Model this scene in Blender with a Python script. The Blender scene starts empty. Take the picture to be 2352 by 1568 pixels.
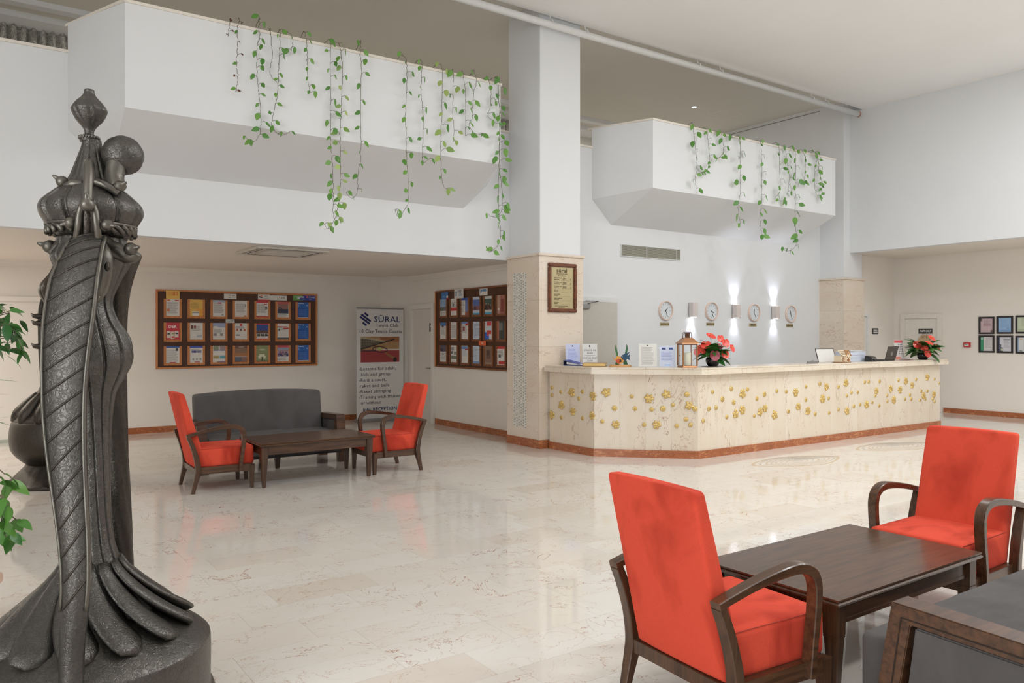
import bpy, bmesh, math, random
from mathutils import Vector, Matrix
random.seed(7)
PI = math.pi
SC = bpy.context.scene
COL = SC.collection

# ------------------------------------------------------------------ camera
F_PX, CX, HY, CAM_H = 1791.0, 1176.0, 770.0, 1.6      # focal length (px of a 2352 px frame), centre, horizon, eye height
TH = math.atan2(1261.0, F_PX)
SN, CN = math.sin(TH), math.cos(TH)
cd = bpy.data.cameras.new('camera')
cd.sensor_width = 36.0
cd.lens = F_PX / 2352.0 * 36.0
cd.shift_y = -14.0 / 2352.0
cd.clip_start = 0.05
cam = bpy.data.objects.new('camera', cd)
cam.location = (0, 0, CAM_H)
cam.rotation_euler = (PI / 2, 0, -TH)
COL.objects.link(cam)
SC.camera = cam

# ------------------------------------------------------------------ light and exposure
w = bpy.data.worlds.new('daylight')
SC.world = w
w.use_nodes = True
w.node_tree.nodes['Background'].inputs[0].default_value = (0.965, 0.985, 1.0, 1)
w.node_tree.nodes['Background'].inputs[1].default_value = 0.44
SC.view_settings.view_transform = 'Standard'
SC.view_settings.look = 'None'
SC.view_settings.exposure = -0.04
SC.view_settings.gamma = 1.0
SC.view_settings.use_curve_mapping = False
SC.cycles.use_denoising = True
SC.cycles.max_bounces = 6
SC.cycles.diffuse_bounces = 4
SC.cycles.glossy_bounces = 3
SC.cycles.transmission_bounces = 4
SC.cycles.transparent_max_bounces = 8
SC.cycles.caustics_reflective = False
SC.cycles.caustics_refractive = False
SC.cycles.use_adaptive_sampling = True
SC.cycles.adaptive_threshold = 0.06
SC.cycles.adaptive_min_samples = 16


def area_light(name, loc, rot, sx, sy, energy, color=(1, 1, 1)):
    l = bpy.data.lights.new(name, 'AREA')
    l.shape = 'RECTANGLE'
    l.size, l.size_y = sx, sy
    l.energy = energy
    l.color = color
    o = bpy.data.objects.new(name, l)
    o.location = loc
    o.rotation_euler = rot
    COL.objects.link(o)
    return o


# the lobby is open to daylight behind the photographer (world light); glass front
area_light('daylight_glass_front', (11.0, -5.9, 2.8), (PI / 2, 0, 0), 10, 5.2, 20, (0.94, 0.975, 1.0))
area_light('side_fill_light', (-5.9, -1.8, 2.6), (PI / 2, 0, -PI / 2), 7.5, 4.6, 470, (0.94, 0.975, 1.0))  # unseen light panel added to brighten the right wall and left-turned faces
# unseen fill lights added at the lobby ceiling to brighten floor and walls
for lx, ly in ((12.0, 3.5), (4.6, -1.5), (4.6, 1.8), (8.4, 4.2), (7.6, -1.5), (7.6, 1.8), (10.2, -1.5), (10.2, 1.8), (12.6, -1.5), (12.6, 1.8)):
    area_light('lobby_fill_light', (lx, ly, 6.11), (0, 0, 0), 0.6, 0.6, 66, (0.95, 0.98, 1.0))
# unseen fill lights added left of the view to lift the alcove
for lx, ly in ((-0.9, 11.0), (-0.9, 12.8), (-3.0, 11.0), (-3.0, 12.8)):
    area_light('alcove_fill_light', (lx, ly, 2.70), (0, 0, 0), 0.4, 0.4, 24, (1.0, 0.95, 0.88))
# lights added out of sight deep in the mezzanine to brighten its ceiling
for lx in (-1.0, 2.0, 5.0, 8.5, 11.0, 13.4):
    area_light('mezzanine_fill_light', (lx, 12.75, 6.22), (0, 0, 0), 0.35, 0.35, 21, (1.0, 0.97, 0.92))


# ------------------------------------------------------------------ pixel helpers (photograph frame 2352 x 1568)
def ray(x, y):
    u = (x - CX) / F_PX
    return (SN + CN * u, CN - SN * u, (HY - y) / F_PX)


def onY(x, y, Y):
    r = ray(x, y); t = Y / r[1]
    return Vector((r[0] * t, Y, CAM_H + r[2] * t))


def onX(x, y, X):
    r = ray(x, y); t = X / r[0]
    return Vector((X, r[1] * t, CAM_H + r[2] * t))


def onZ(x, y, z):
    r = ray(x, y); t = (z - CAM_H) / r[2]
    return Vector((r[0] * t, r[1] * t, z))


def at(x, y, d):
    r = ray(x, y)
    return Vector((r[0] * d, r[1] * d, CAM_H + r[2] * d))


def proj(X, Y, Z):
    d = SN * X + CN * Y
    l = CN * X - SN * Y
    if d < 0.1:
        return None
    return (CX + F_PX * l / d, HY - F_PX * (Z - CAM_H) / d, d)


# ------------------------------------------------------------------ materials
def s2l(c):
    return tuple(((v / 255.0) / 12.92 if v / 255.0 <= 0.04045 else ((v / 255.0 + 0.055) / 1.055) ** 2.4) for v in c)


class NT:
    def __init__(self, name):
        self.m = bpy.data.materials.new(name)
        self.m.use_nodes = True
        self.t = self.m.node_tree
        self.b = self.t.nodes['Principled BSDF']

    def n(self, kind, **kw):
        nd = self.t.nodes.new(kind)
        for k, v in kw.items():
            if k.startswith('i_'):
                key = k[2:]
                key = int(key) if key.isdigit() else key.replace('_', ' ')
                nd.inputs[key].default_value = v
            else:
                setattr(nd, k, v)
        return nd

    def l(self, a, b):
        self.t.links.new(a, b)

    def mix(self, fac, a, b, blend='MIX'):
        nd = self.t.nodes.new('ShaderNodeMix')
        nd.data_type = 'RGBA'
        nd.blend_type = blend
        for sock, v in ((nd.inputs[0], fac), (nd.inputs[6], a), (nd.inputs[7], b)):
            if hasattr(v, 'is_linked'):
                self.l(v, sock)
            elif isinstance(v, (int, float)):
                sock.default_value = v
            else:
                sock.default_value = (*v[:3], 1)
        return nd.outputs[2]

    def math(self, op, a, b=0.0):
        nd = self.t.nodes.new('ShaderNodeMath')
        nd.operation = op
        for sock, v in ((nd.inputs[0], a), (nd.inputs[1], b)):
            if hasattr(v, 'is_linked'):
                self.l(v, sock)
            else:
                sock.default_value = v
        return nd.outputs[0]

    def rng(self, v, a, b, c=0.0, d=1.0):
        nd = self.n('ShaderNodeMapRange')
        self.l(v, nd.inputs[0])
        for i, x in enumerate((a, b, c, d)):
            nd.inputs[i + 1].default_value = x
        return nd.outputs[0]

    def noise(self, vec, scale, detail=3.0, rough=0.5, dist=0.0):
        nd = self.n('ShaderNodeTexNoise')
        nd.inputs['Scale'].default_value = scale
        nd.inputs['Detail'].default_value = detail
        nd.inputs['Roughness'].default_value = rough
        nd.inputs['Distortion'].default_value = dist
        if vec is not None:
            self.l(vec, nd.inputs['Vector'])
        return nd.outputs[0]

    def coords(self, kind='Object', scale=(1, 1, 1), rand=0.0):
        if kind == 'Position':
            v = self.n('ShaderNodeNewGeometry').outputs['Position']
        else:
            v = self.n('ShaderNodeTexCoord').outputs[kind]
        if rand:
            r1 = self.n('ShaderNodeObjectInfo').outputs['Random']
            r2 = self.n('ShaderNodeNewGeometry').outputs['Random Per Island']
            r = self.math('ADD', r1, r2)
            self.r = r
            c = self.n('ShaderNodeCombineXYZ')
            self.l(self.math('MULTIPLY', r, rand), c.inputs[0])
            self.l(self.math('MULTIPLY', r, rand * 1.7), c.inputs[1])
            self.l(self.math('MULTIPLY', r, rand * 2.3), c.inputs[2])
            a = self.n('ShaderNodeVectorMath', operation='ADD')
            self.l(v, a.inputs[0]); self.l(c.outputs[0], a.inputs[1])
            v = a.outputs[0]
        if scale != (1, 1, 1):
            mp = self.n('ShaderNodeMapping')
            mp.inputs['Scale'].default_value = scale
            self.l(v, mp.inputs['Vector'])
            v = mp.outputs[0]
        return v

    def bump(self, h, strength=0.2, dist=0.01):
        nd = self.n('ShaderNodeBump')
        nd.inputs['Strength'].default_value = strength
        nd.inputs['Distance'].default_value = dist
        self.l(h, nd.inputs['Height'])
        self.l(nd.outputs[0], self.b.inputs['Normal'])

    def out(self, color=None, rough=None, metal=None):
        for k, v in (('Base Color', color), ('Roughness', rough), ('Metallic', metal)):
            if v is None:
                continue
            if hasattr(v, 'is_linked'):
                self.l(v, self.b.inputs[k])
            elif k == 'Base Color':
                self.b.inputs[k].default_value = (*v[:3], 1)
            else:
                self.b.inputs[k].default_value = v
        return self.m


_paint = {}


def paint(rgb, rough=0.6, metal=0.0, var=0.05, spec=None):
    """plain coloured surface with faint mottling; rgb is 0-255 sRGB"""
    key = (tuple(rgb), rough, metal)
    if key in _paint:
        return _paint[key]
    c = s2l(rgb)
    t = NT('paint_%d_%d_%d' % tuple(int(v) for v in rgb))
    n = t.noise(t.coords('Object'), 14, 3)
    lo = tuple(v * (1 - var) for v in c)
    hi = tuple(min(1, v * (1 + var)) for v in c)
    m = t.out(t.mix(n, lo, hi), rough, metal)
    _paint[key] = m
    return m


def wall_paint(name, rgb, var=0.03):
    c = s2l(rgb)
    t = NT(name)
    p = t.coords('Position')
    n = t.noise(p, 0.9, 2, 0.6)
    col = t.mix(n, tuple(v * (1 - var) for v in c), tuple(min(1, v * (1 + var)) for v in c))
    t.bump(t.noise(p, 60, 2, 0.6), 0.12, 0.004)
    return t.out(col, 0.75)


M = {}
M['white'] = wall_paint('white_wall_paint', (229, 230, 231))
M['whiteceil'] = wall_paint('white_ceiling_paint', (245, 244, 242))
M['cream'] = wall_paint('shade_tinted_wall_paint', (236, 229, 220))  # white paint with the warm beige of the alcove's shade put into it
M['shadeceil'] = wall_paint('shade_tinted_ceiling_paint', (240, 232, 223))  # alcove ceiling colour carries the same beige of shade
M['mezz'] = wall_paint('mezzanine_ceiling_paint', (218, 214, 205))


def marble(name, base, vein, vein2, kind='Position', scale=(1, 1, 1), rand=0.0, rough=0.18, density=1.0, tilevar=0.0, cloud=1.0, sparse=0.0):
    t = NT(name)
    p = t.coords(kind, scale, rand)
    cl = t.noise(p, 1.1, 3, 0.6)
    b, v1, v2 = s2l(base), s2l(vein), s2l(vein2)
    col = t.mix(t.rng(cl, 0.35, 0.7, 0.0, cloud), b, tuple(x * y for x, y in zip(b, (0.93, 0.89, 0.84))))
    if tilevar:
        rr = t.math('FRACT', t.math('MULTIPLY', t.r, 7.31))
        col = t.mix(t.rng(rr, 0.86, 0.99, 0.0, tilevar), col, tuple(x * y for x, y in zip(b, (0.82, 0.73, 0.64))))
    for sc_, th_, colr, msk, dist in ((1.5, 0.011, v1, (0.48, 0.60), 0.7), (4.0, 0.016, v2, (0.47, 0.62), 0.5), (0.7, 0.006, v1, (0.40, 0.55), 1.0), (2.6, 0.010, v2, (0.45, 0.60), 0.8)):
        n = t.noise(p, sc_, 6, 0.62, dist)
        a = t.math('ABSOLUTE', t.math('SUBTRACT', n, 0.5))
        line = t.rng(a, 0.0, th_ * density, 1.0, 0.0)
        mk = t.rng(t.noise(p, sc_ * 0.9 + 0.4, 2, 0.5), msk[0] + sparse, msk[1] + sparse, 0.0, 0.85)
        col = t.mix(t.math('MULTIPLY', line, mk), col, colr)
    return t.out(col, rough)


M['floor'] = marble('polished_cream_marble_tile', (229, 223, 215), (166, 112, 82), (190, 146, 118), rand=40.0, rough=0.07, density=0.40, tilevar=0.42, cloud=0.6, sparse=0.012)
M['grout'] = paint((216, 208, 197), 0.4)
M['marble'] = marble('veined_cream_marble_panel', (230, 219, 202), (150, 92, 58), (190, 142, 108), scale=(1.6, 1.6, 0.55), rand=23.0, rough=0.2, density=0.55, sparse=0.055)
M['marble_h'] = marble('cream_marble_column_cladding', (232, 219, 203), (165, 108, 82), (190, 148, 120), scale=(0.6, 0.6, 1.6), rand=23.0, rough=0.22, density=0.5, sparse=0.03)
M['skirt'] = marble('red_brown_marble_skirting', (172, 102, 64), (222, 160, 112), (110, 58, 36), scale=(3, 3, 6), rand=11.0, rough=0.25, density=2.0)


def velvet(name, base, dark, rough=0.85, sheen=0.5, patch=(0.5, 0.68)):
    t = NT(name)
    p = t.coords('Object')
    b, d = s2l(base), s2l(dark)
    n = t.noise(t.coords('Object', (1.8, 1.8, 0.9)), 2.2, 4, 0.5, 0.5)
    f = t.noise(p, 240, 2, 0.6)
    col = t.mix(t.rng(n, patch[0], patch[1]), b, d)
    col = t.mix(t.rng(f, 0.3, 0.7, 0.0, 0.22), col, d)
    t.bump(f, 0.15, 0.002)
    t.b.inputs['Sheen Weight'].default_value = sheen
    t.b.inputs['Sheen Roughness'].default_value = 0.5
    t.b.inputs['Sheen Tint'].default_value = (*[min(1, v * 1.3 + 0.05) for v in b], 1)
    t.b.inputs['Specular IOR Level'].default_value = 0.15
    return t.out(col, rough)


M['red'] = velvet('orange_red_velvet', (224, 84, 62), (164, 48, 34), patch=(0.48, 0.72))
M['grey'] = velvet('charcoal_grey_velvet', (95, 92, 91), (79, 76, 75), sheen=0.35, patch=(0.4, 0.8))


def wood(name, base, dark, rough=0.3, scale=(1, 14, 14), coat=0.0):
    t = NT(name)
    n = t.noise(t.coords('Object', scale), 3.0, 5, 0.6, 0.4)
    n2 = t.noise(t.coords('Object'), 3.0, 2)
    col = t.mix(t.rng(n, 0.35, 0.65), s2l(base), s2l(dark))
    col = t.mix(t.rng(n2, 0.4, 0.8, 0, 0.4), col, s2l(dark))
    t.b.inputs['Coat Weight'].default_value = coat
    t.b.inputs['Coat Roughness'].default_value = 0.12
    return t.out(col, rough)


M['dwood'] = wood('dark_stained_wood', (98, 66, 43), (62, 40, 26), 0.3, coat=0.25)
M['dwood_v'] = wood('dark_stained_wood_upright', (94, 64, 42), (58, 38, 25), 0.32, (14, 14, 1), coat=0.2)
M['bwood'] = wood('brown_board_veneer', (88, 52, 28), (70, 40, 20), 0.45, (9, 9, 1.5))
M['owood'] = wood('orange_beech_strip', (212, 142, 86), (192, 120, 66), 0.45, (12, 12, 1.5))
M['fwood'] = wood('carved_reddish_frame_wood', (134, 76, 44), (92, 48, 28), 0.4, (3, 3, 10))
M['swood'] = wood('brown_strip_wood', (148, 92, 56), (118, 70, 40), 0.45, (12, 12, 1.5))


def pewter(name, base, engr=1.0):
    t = NT(name)
    p = t.coords('Object')
    vn = t.n('ShaderNodeTexVoronoi', feature='DISTANCE_TO_EDGE')
    vn.inputs['Scale'].default_value = 34
    wp = t.n('ShaderNodeVectorMath', operation='ADD')
    nz = t.n('ShaderNodeTexNoise'); nz.inputs['Scale'].default_value = 16; nz.inputs['Detail'].default_value = 3
    t.l(p, nz.inputs['Vector'])
    sc = t.n('ShaderNodeVectorMath', operation='SCALE'); sc.inputs['Scale'].default_value = 0.09
    t.l(nz.outputs['Color'], sc.inputs[0])
    t.l(p, wp.inputs[0]); t.l(sc.outputs[0], wp.inputs[1])
    t.l(wp.outputs[0], vn.inputs['Vector'])
    eng = t.rng(vn.outputs['Distance'], 0.0, 0.10)
    nn = t.noise(wp.outputs[0], 62, 2, 0.5, 1.2)
    line = t.rng(t.math('ABSOLUTE', t.math('SUBTRACT', nn, 0.5)), 0.0, 0.06)
    h = t.math('MULTIPLY', t.math('MULTIPLY', eng, line), engr)
    big = t.noise(p, 2.2, 4, 0.6)
    b = s2l(base)
    col = t.mix(t.rng(big, 0.35, 0.7), tuple(v * 0.72 for v in b), tuple(v * 1.15 for v in b))
    col = t.mix(t.rng(h, 0.0, 0.7, 0.55 * engr, 0.0), col, tuple(v * 0.55 for v in b))
    t.bump(h, 0.28, 0.004)
    return t.out(col, 0.34, 0.8)


M['pewter'] = pewter('engraved_dark_pewter', (98, 95, 90))
M['pewter_s'] = pewter('smooth_dark_pewter', (112, 108, 100), 0.15)
M['pewter_d'] = pewter('dark_bronze_pewter', (76, 71, 64), 0.6)
M['gold'] = paint((224, 194, 124), 0.38, 0.65, 0.15)
M['brass'] = paint((192, 178, 138), 0.35, 0.55, 0.06)
M['copper'] = paint((176, 126, 88), 0.35, 0.7, 0.12)
M['black'] = paint((32, 31, 32), 0.35)
M['blackgloss'] = paint((24, 24, 26), 0.12, 0.0)
M['plast'] = paint((226, 226, 224), 0.45)
M['metalgrey'] = paint((150, 150, 150), 0.35, 0.6)
M['rose'] = paint((238, 214, 200), 0.3, 0.3)
M['lampmetal'] = paint((222, 212, 208), 0.4, 0.1)


def leafmat(name, c1, c2, rough=0.4):
    t = NT(name)
    r = t.n('ShaderNodeObjectInfo').outputs['Random']
    n = t.noise(t.coords('Object'), 30, 3)
    a = t.mix(r, s2l(c1), s2l(c2))
    col = t.mix(t.rng(n, 0.4, 0.7, 0, 0.3), a, s2l(c2))
    t.b.inputs['Subsurface Weight'].default_value = 0.0
    return t.out(col, rough)


M['leaf'] = leafmat('pothos_leaf_green', (70, 128, 52), (112, 160, 66))
M['leafv'] = leafmat('variegated_pothos_leaf', (112, 150, 66), (170, 190, 110))
M['leafdry'] = leafmat('dried_brown_leaf', (104, 66, 50), (84, 52, 42), 0.7)
M['leafdark'] = leafmat('dark_glossy_leaf', (38, 88, 38), (70, 124, 54), 0.28)
M['stem'] = paint((104, 102, 78), 0.6)
M['anth'] = leafmat('orange_red_anthurium', (240, 92, 78), (226, 70, 60), 0.25)
M['anthp'] = leafmat('purple_red_anthurium', (150, 50, 72), (178, 70, 86), 0.25)
M['spadix'] = paint((236, 190, 110), 0.5)


def emit(name, rgb, strength):
    t = NT(name)
    t.b.inputs['Emission Color'].default_value = (*s2l(rgb), 1)
    t.b.inputs['Emission Strength'].default_value = strength
    return t.out((0.8, 0.8, 0.8), 0.4)


def glass(name, rgb=(240, 245, 245), alpha=0.12):
    t = NT(name)
    t.b.inputs['Alpha'].default_value = alpha
    return t.out(s2l(rgb), 0.03)


M['glass'] = glass('clear_lantern_glass', (225, 235, 238), 0.07)
M['acrylic'] = glass('clear_acrylic', (240, 244, 248), 0.22)


# ------------------------------------------------------------------ mesh building
class MB:
    def __init__(self):
        self.v, self.f, self.mi = [], [], []

    def add(self, vs, fs, m=0):
        k = len(self.v)
        self.v += [tuple(p) for p in vs]
        self.f += [tuple(i + k for i in f) for f in fs]
        self.mi += [m] * len(fs)
        return self

    def box(self, x0, x1, y0, y1, z0, z1, m=0):
        return self.hexa([(x0, y0, z0), (x1, y0, z0), (x1, y1, z0), (x0, y1, z0), (x0, y0, z1), (x1, y0, z1), (x1, y1, z1), (x0, y1, z1)], m)

    def hexa(self, p, m=0):
        return self.add(p, [(0, 3, 2, 1), (4, 5, 6, 7), (0, 1, 5, 4), (1, 2, 6, 5), (2, 3, 7, 6), (3, 0, 4, 7)], m)

    def taper(self, b, t, m=0):
        """frustum between two rects ((cx,cy,hx,hy,z))"""
        p = []
        for cx, cy, hx, hy, z in (b, t):
            p += [(cx - hx, cy - hy, z), (cx + hx, cy - hy, z), (cx + hx, cy + hy, z), (cx - hx, cy + hy, z)]
        return self.hexa(p, m)

    def prism(self, poly, z0, z1, m=0, axis='z'):
        """extrude a polygon; axis z: (x,y); axis y: poly in (x,z) from y=z0 to z1; axis x: poly in (y,z)"""
        n = len(poly)
        def P(a, b, h):
            return (a, b, h) if axis == 'z' else ((a, h, b) if axis == 'y' else (h, a, b))
        vs = [P(a, b, z0) for a, b in poly] + [P(a, b, z1) for a, b in poly]
        fs = [tuple(range(n))[::-1], tuple(range(n, 2 * n))]
        fs += [(i, (i + 1) % n, n + (i + 1) % n, n + i) for i in range(n)]
        return self.add(vs, fs, m)

    def lathe(self, prof, n=32, m=0, fn=None, c=(0, 0, 0), cap=True):
        vs = []
        for j, (r, z) in enumerate(prof):
            for i in range(n):
                a = 2 * PI * i / n
                rr = fn(r, z, a) if fn else r
                vs.append((c[0] + rr * math.cos(a), c[1] + rr * math.sin(a), c[2] + z))
        fs = []
        for j in range(len(prof) - 1):
            for i in range(n):
                fs.append((j * n + i, j * n + (i + 1) % n, (j + 1) * n + (i + 1) % n, (j + 1) * n + i))
        if cap:
            fs.append(tuple(range(n))[::-1])
            fs.append(tuple(range((len(prof) - 1) * n, len(prof) * n)))
        return self.add(vs, fs, m)

    def sweep(self, pts, sect, m=0, up=(0, 0, 1), cap=True, scales=None):
        """sweep a 2D section (list of (a,b): a along side vector, b along up-ish normal) along points"""
        pts = [Vector(p) for p in pts]
        n = len(sect)
        vs = []
        upv = Vector(up)
        prev = None
        for i, p in enumerate(pts):
            t = (pts[min(i + 1, len(pts) - 1)] - pts[max(i - 1, 0)])
            t = t.normalized() if t.length > 1e-9 else Vector((0, 0, 1))
            s = t.cross(upv)
            if s.length < 1e-3:
                s = prev.copy() if prev is not None else t.cross(Vector((1, 0.01, 0)))
            s.normalize()
            if prev is not None and s.dot(prev) < 0:
                s = -s
            prev = s
            nn = s.cross(t).normalized()
            k = scales[i] if scales else (1, 1)
            if not isinstance(k, tuple):
                k = (k, k)
            for a, b in sect:
                vs.append(p + s * a * k[0] + nn * b * k[1])
        fs = []
        for j in range(len(pts) - 1):
            for i in range(n):
                fs.append((j * n + i, j * n + (i + 1) % n, (j + 1) * n + (i + 1) % n, (j + 1) * n + i))
        if cap:
            fs.append(tuple(range(n))[::-1])
            fs.append(tuple(range((len(pts) - 1) * n, len(pts) * n)))
        return self.add(vs, fs, m)

    def tube(self, pts, r, n=8, m=0, up=(0, 0, 1), cap=True, rs=None):
        sect = [(r * math.cos(2 * PI * i / n), r * math.sin(2 * PI * i / n)) for i in range(n)]
        return self.sweep(pts, sect, m, up, cap, rs)

    def sphere(self, c, rx, ry=None, rz=None, n=16, m=0):
        ry = ry or rx; rz = rz or rx
        k = n // 2
        vs = [(c[0], c[1], c[2] - rz)]
        for j in range(1, k):
            ph = -PI / 2 + PI * j / k
            for i in range(n):
                a = 2 * PI * i / n
                vs.append((c[0] + rx * math.cos(ph) * math.cos(a), c[1] + ry * math.cos(ph) * math.sin(a), c[2] + rz * math.sin(ph)))
        vs.append((c[0], c[1], c[2] + rz))
        fs = [(0, 1 + (i + 1) % n, 1 + i) for i in range(n)]
        for j in range(k - 2):
            for i in range(n):
                fs.append((1 + j * n + i, 1 + j * n + (i + 1) % n, 1 + (j + 1) * n + (i + 1) % n, 1 + (j + 1) * n + i))
        e = len(vs) - 1
        b = 1 + (k - 2) * n
        fs += [(b + i, b + (i + 1) % n, e) for i in range(n)]
        return self.add(vs, fs, m)

    def rbox(self, x0, x1, y0, y1, z0, z1, r, n=8, m=0, fn=None):
        """rounded box made of six welded grids"""
        cx, cy, cz = (x0 + x1) / 2, (y0 + y1) / 2, (z0 + z1) / 2
        hx, hy, hz = (x1 - x0) / 2, (y1 - y0) / 2, (z1 - z0) / 2
        def ax(h):
            ri = min(r, h * 0.98)
            e = [-h + ri * (1 - math.cos(PI / 2 * k / 4)) for k in range(4)]
            mid = [(-h + ri) + (2 * h - 2 * ri) * k / n for k in range(n + 1)]
            return e + mid + [-v for v in e[::-1]]
        A, B, Cc = ax(hx), ax(hy), ax(hz)
        idx = {}
        vs, fs = [], []
        def put(a, b, c_):
            key = (round(a, 6), round(b, 6), round(c_, 6))
            if key in idx:
                return idx[key]
            q = [a, b, c_]
            inner = [max(-h + min(r, h * 0.98), min(h - min(r, h * 0.98), v)) for v, h in zip(q, (hx, hy, hz))]
            d = Vector([u - v for u, v in zip(q, inner)])
            if d.length > 1e-9:
                # map the cube corner region on a sphere
                rr = min(r, hx * 0.98, hy * 0.98, hz * 0.98)
                mx = max(abs(d.x) / min(r, hx * .98), abs(d.y) / min(r, hy * .98), abs(d.z) / min(r, hz * .98))
                dn = Vector((d.x / min(r, hx * .98), d.y / min(r, hy * .98), d.z / min(r, hz * .98)))
                dn = dn.normalized() * mx
                q = [inner[0] + dn.x * min(r, hx * .98), inner[1] + dn.y * min(r, hy * .98), inner[2] + dn.z * min(r, hz * .98)]
            p = (cx + q[0], cy + q[1], cz + q[2])
            if fn:
                p = fn(*p)
            idx[key] = len(vs)
            vs.append(p)
            return idx[key]
        def face(U, V, mk, flip):
            for i in range(len(U) - 1):
                for j in range(len(V) - 1):
                    q = (put(*mk(U[i], V[j])), put(*mk(U[i + 1], V[j])), put(*mk(U[i + 1], V[j + 1])), put(*mk(U[i], V[j + 1])))
                    if len(set(q)) == 4:
                        fs.append(q[::-1] if flip else q)
        face(A, B, lambda a, b: (a, b, hz), False)
        face(A, B, lambda a, b: (a, b, -hz), True)
        face(A, Cc, lambda a, c_: (a, -hy, c_), False)
        face(A, Cc, lambda a, c_: (a, hy, c_), True)
        face(B, Cc, lambda b, c_: (hx, b, c_), False)
        face(B, Cc, lambda b, c_: (-hx, b, c_), True)
        return self.add(vs, fs, m)

    def mesh(self, name, mats, smooth=False, bevel=0.0, seg=2):
        me = bpy.data.meshes.new(name)
        me.from_pydata(self.v, [], self.f)
        if not isinstance(mats, (list, tuple)):
            mats = [mats]
        for m_ in mats:
            me.materials.append(m_)
        me.polygons.foreach_set('material_index', self.mi)
        if bevel:
            bm = bmesh.new(); bm.from_mesh(me)
            bmesh.ops.bevel(bm, geom=[e for e in bm.edges if len(e.link_faces) == 2 and e.calc_face_angle(0) > 0.5], offset=bevel, segments=seg, affect='EDGES', clamp_overlap=True)
            bm.to_mesh(me); bm.free()
        if smooth:
            me.polygons.foreach_set('use_smooth', [True] * len(me.polygons))
            if smooth == 'auto':
                me.set_sharp_from_angle(angle=0.6)
        me.update()
        return me

    def build(self, name, mats, parent=None, loc=None, rot=None, smooth=False, bevel=0.0, seg=2):
        return link(name, self.mesh(name, mats, smooth, bevel, seg), parent, loc, rot)


def link(name, me, parent=None, loc=None, rot=None):
    o = bpy.data.objects.new(name, me)
    COL.objects.link(o)
    if parent:
        o.parent = parent
    if loc is not None:
        o.location = loc
    if rot is not None:
        o.rotation_euler = rot
    return o


def thing(name, label, cat, loc=(0, 0, 0), rz=0.0, group=None):
    o = bpy.data.objects.new(name, None)
    o.empty_display_size = 0.1
    COL.objects.link(o)
    o.location = loc
    o.rotation_euler = (0, 0, rz)
    return tag(o, label, cat, group)


def tag(o, label, cat, group=None):
    o['label'] = label
    o['category'] = cat
    if group:
        o['group'] = group
    return o


def struct(o, label=None):
    o['kind'] = 'structure'
    if label:
        o['label'] = label
    return o


_tx = {}


def text_mesh(s, size, mat, align='LEFT', bold=0.0, sx=1.0, depth=0.0006):
    key = (s, size, mat.name, align, bold, sx)
    if key in _tx:
        return _tx[key]
    c = bpy.data.curves.new('lettering', 'FONT')
    c.body = s
    c.size = size
    c.align_x = align
    c.extrude = depth
    c.offset = bold
    c.resolution_u = 2
    c.space_character = 1.05
    o = bpy.data.objects.new('lettering', c)
    me = bpy.data.meshes.new_from_object(o)
    bpy.data.objects.remove(o)
    me.name = 'lettering'
    me.materials.clear()
    me.materials.append(mat)
    if sx != 1.0:
        for v in me.vertices:
            v.co.x *= sx
    _tx[key] = me
    return me


def text_part(parent, s, x, z, size, mat, align='LEFT', y=-0.002, bold=0.0, sx=1.0, name='lettering'):
    """lettering on a sheet whose local frame is x right, z up, facing -y"""
    return link(name, text_mesh(s, size, mat, align, bold, sx), parent, (x, y, z), (PI / 2, 0, 0))


def sheet_mesh(name, wd, ht, bg, rects, th=0.0015):
    """a flat printed sheet: one connected grid, each cell coloured; x right, z up from the lower left corner, facing -y"""
    xs = sorted({0.0, 1.0, *[min(1, max(0, round(v, 4))) for r in rects for v in (r[0], r[2])]})
    zs = sorted({0.0, 1.0, *[min(1, max(0, round(v, 4))) for r in rects for v in (r[1], r[3])]})
    cols = [bg]
    for r in rects:
        if r[4] not in cols:
            cols.append(r[4])
    nx, nz = len(xs), len(zs)
    vs = [(x * wd, 0, z * ht) for z in zs for x in xs]
    fs, mi = [], []
    for j in range(nz - 1):
        for i in range(nx - 1):
            cxm, czm = (xs[i] + xs[i + 1]) / 2, (zs[j] + zs[j + 1]) / 2
            c = bg
            for r in rects:
                if r[0] < cxm < r[2] and r[1] < czm < r[3]:
                    c = r[4]
            fs.append((j * nx + i, j * nx + i + 1, (j + 1) * nx + i + 1, (j + 1) * nx + i))
            mi.append(cols.index(c))
    # back and sides
    k = len(vs)
    vs += [(0, th, 0), (wd, th, 0), (wd, th, ht), (0, th, ht)]
    fs.append((k + 3, k + 2, k + 1, k)); mi.append(0)
    bot = [i for i in range(nx)]
    top = [(nz - 1) * nx + i for i in range(nx)]
    lef = [j * nx for j in range(nz)]
    rig = [j * nx + nx - 1 for j in range(nz)]
    fs += [tuple(bot[::-1] + [k, k + 1]), tuple(top + [k + 2, k + 3]), tuple(lef + [k + 3, k]), tuple(rig[::-1] + [k + 1, k + 2])]
    mi += [0] * 4
    me = bpy.data.meshes.new(name)
    me.from_pydata(vs, [], fs)
    for c in cols:
        me.materials.append(paint(c, 0.45, 0.0, 0.03))
    me.polygons.foreach_set('material_index', mi)
    me.update()
    return me


def lines(x0, x1, ztop, n, dz, col, h=0.45, jit=0.25):
    r = []
    for i in range(n):
        e = x1 - (x1 - x0) * random.random() * jit
        r.append((x0, ztop - i * dz - dz * h, e, ztop - i * dz, col))
    return r


def copy_tree(o, parent=None):
    c = o.copy()
    COL.objects.link(c)
    c.parent = parent
    for ch in o.children:
        copy_tree(ch, c)
    return c


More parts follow.
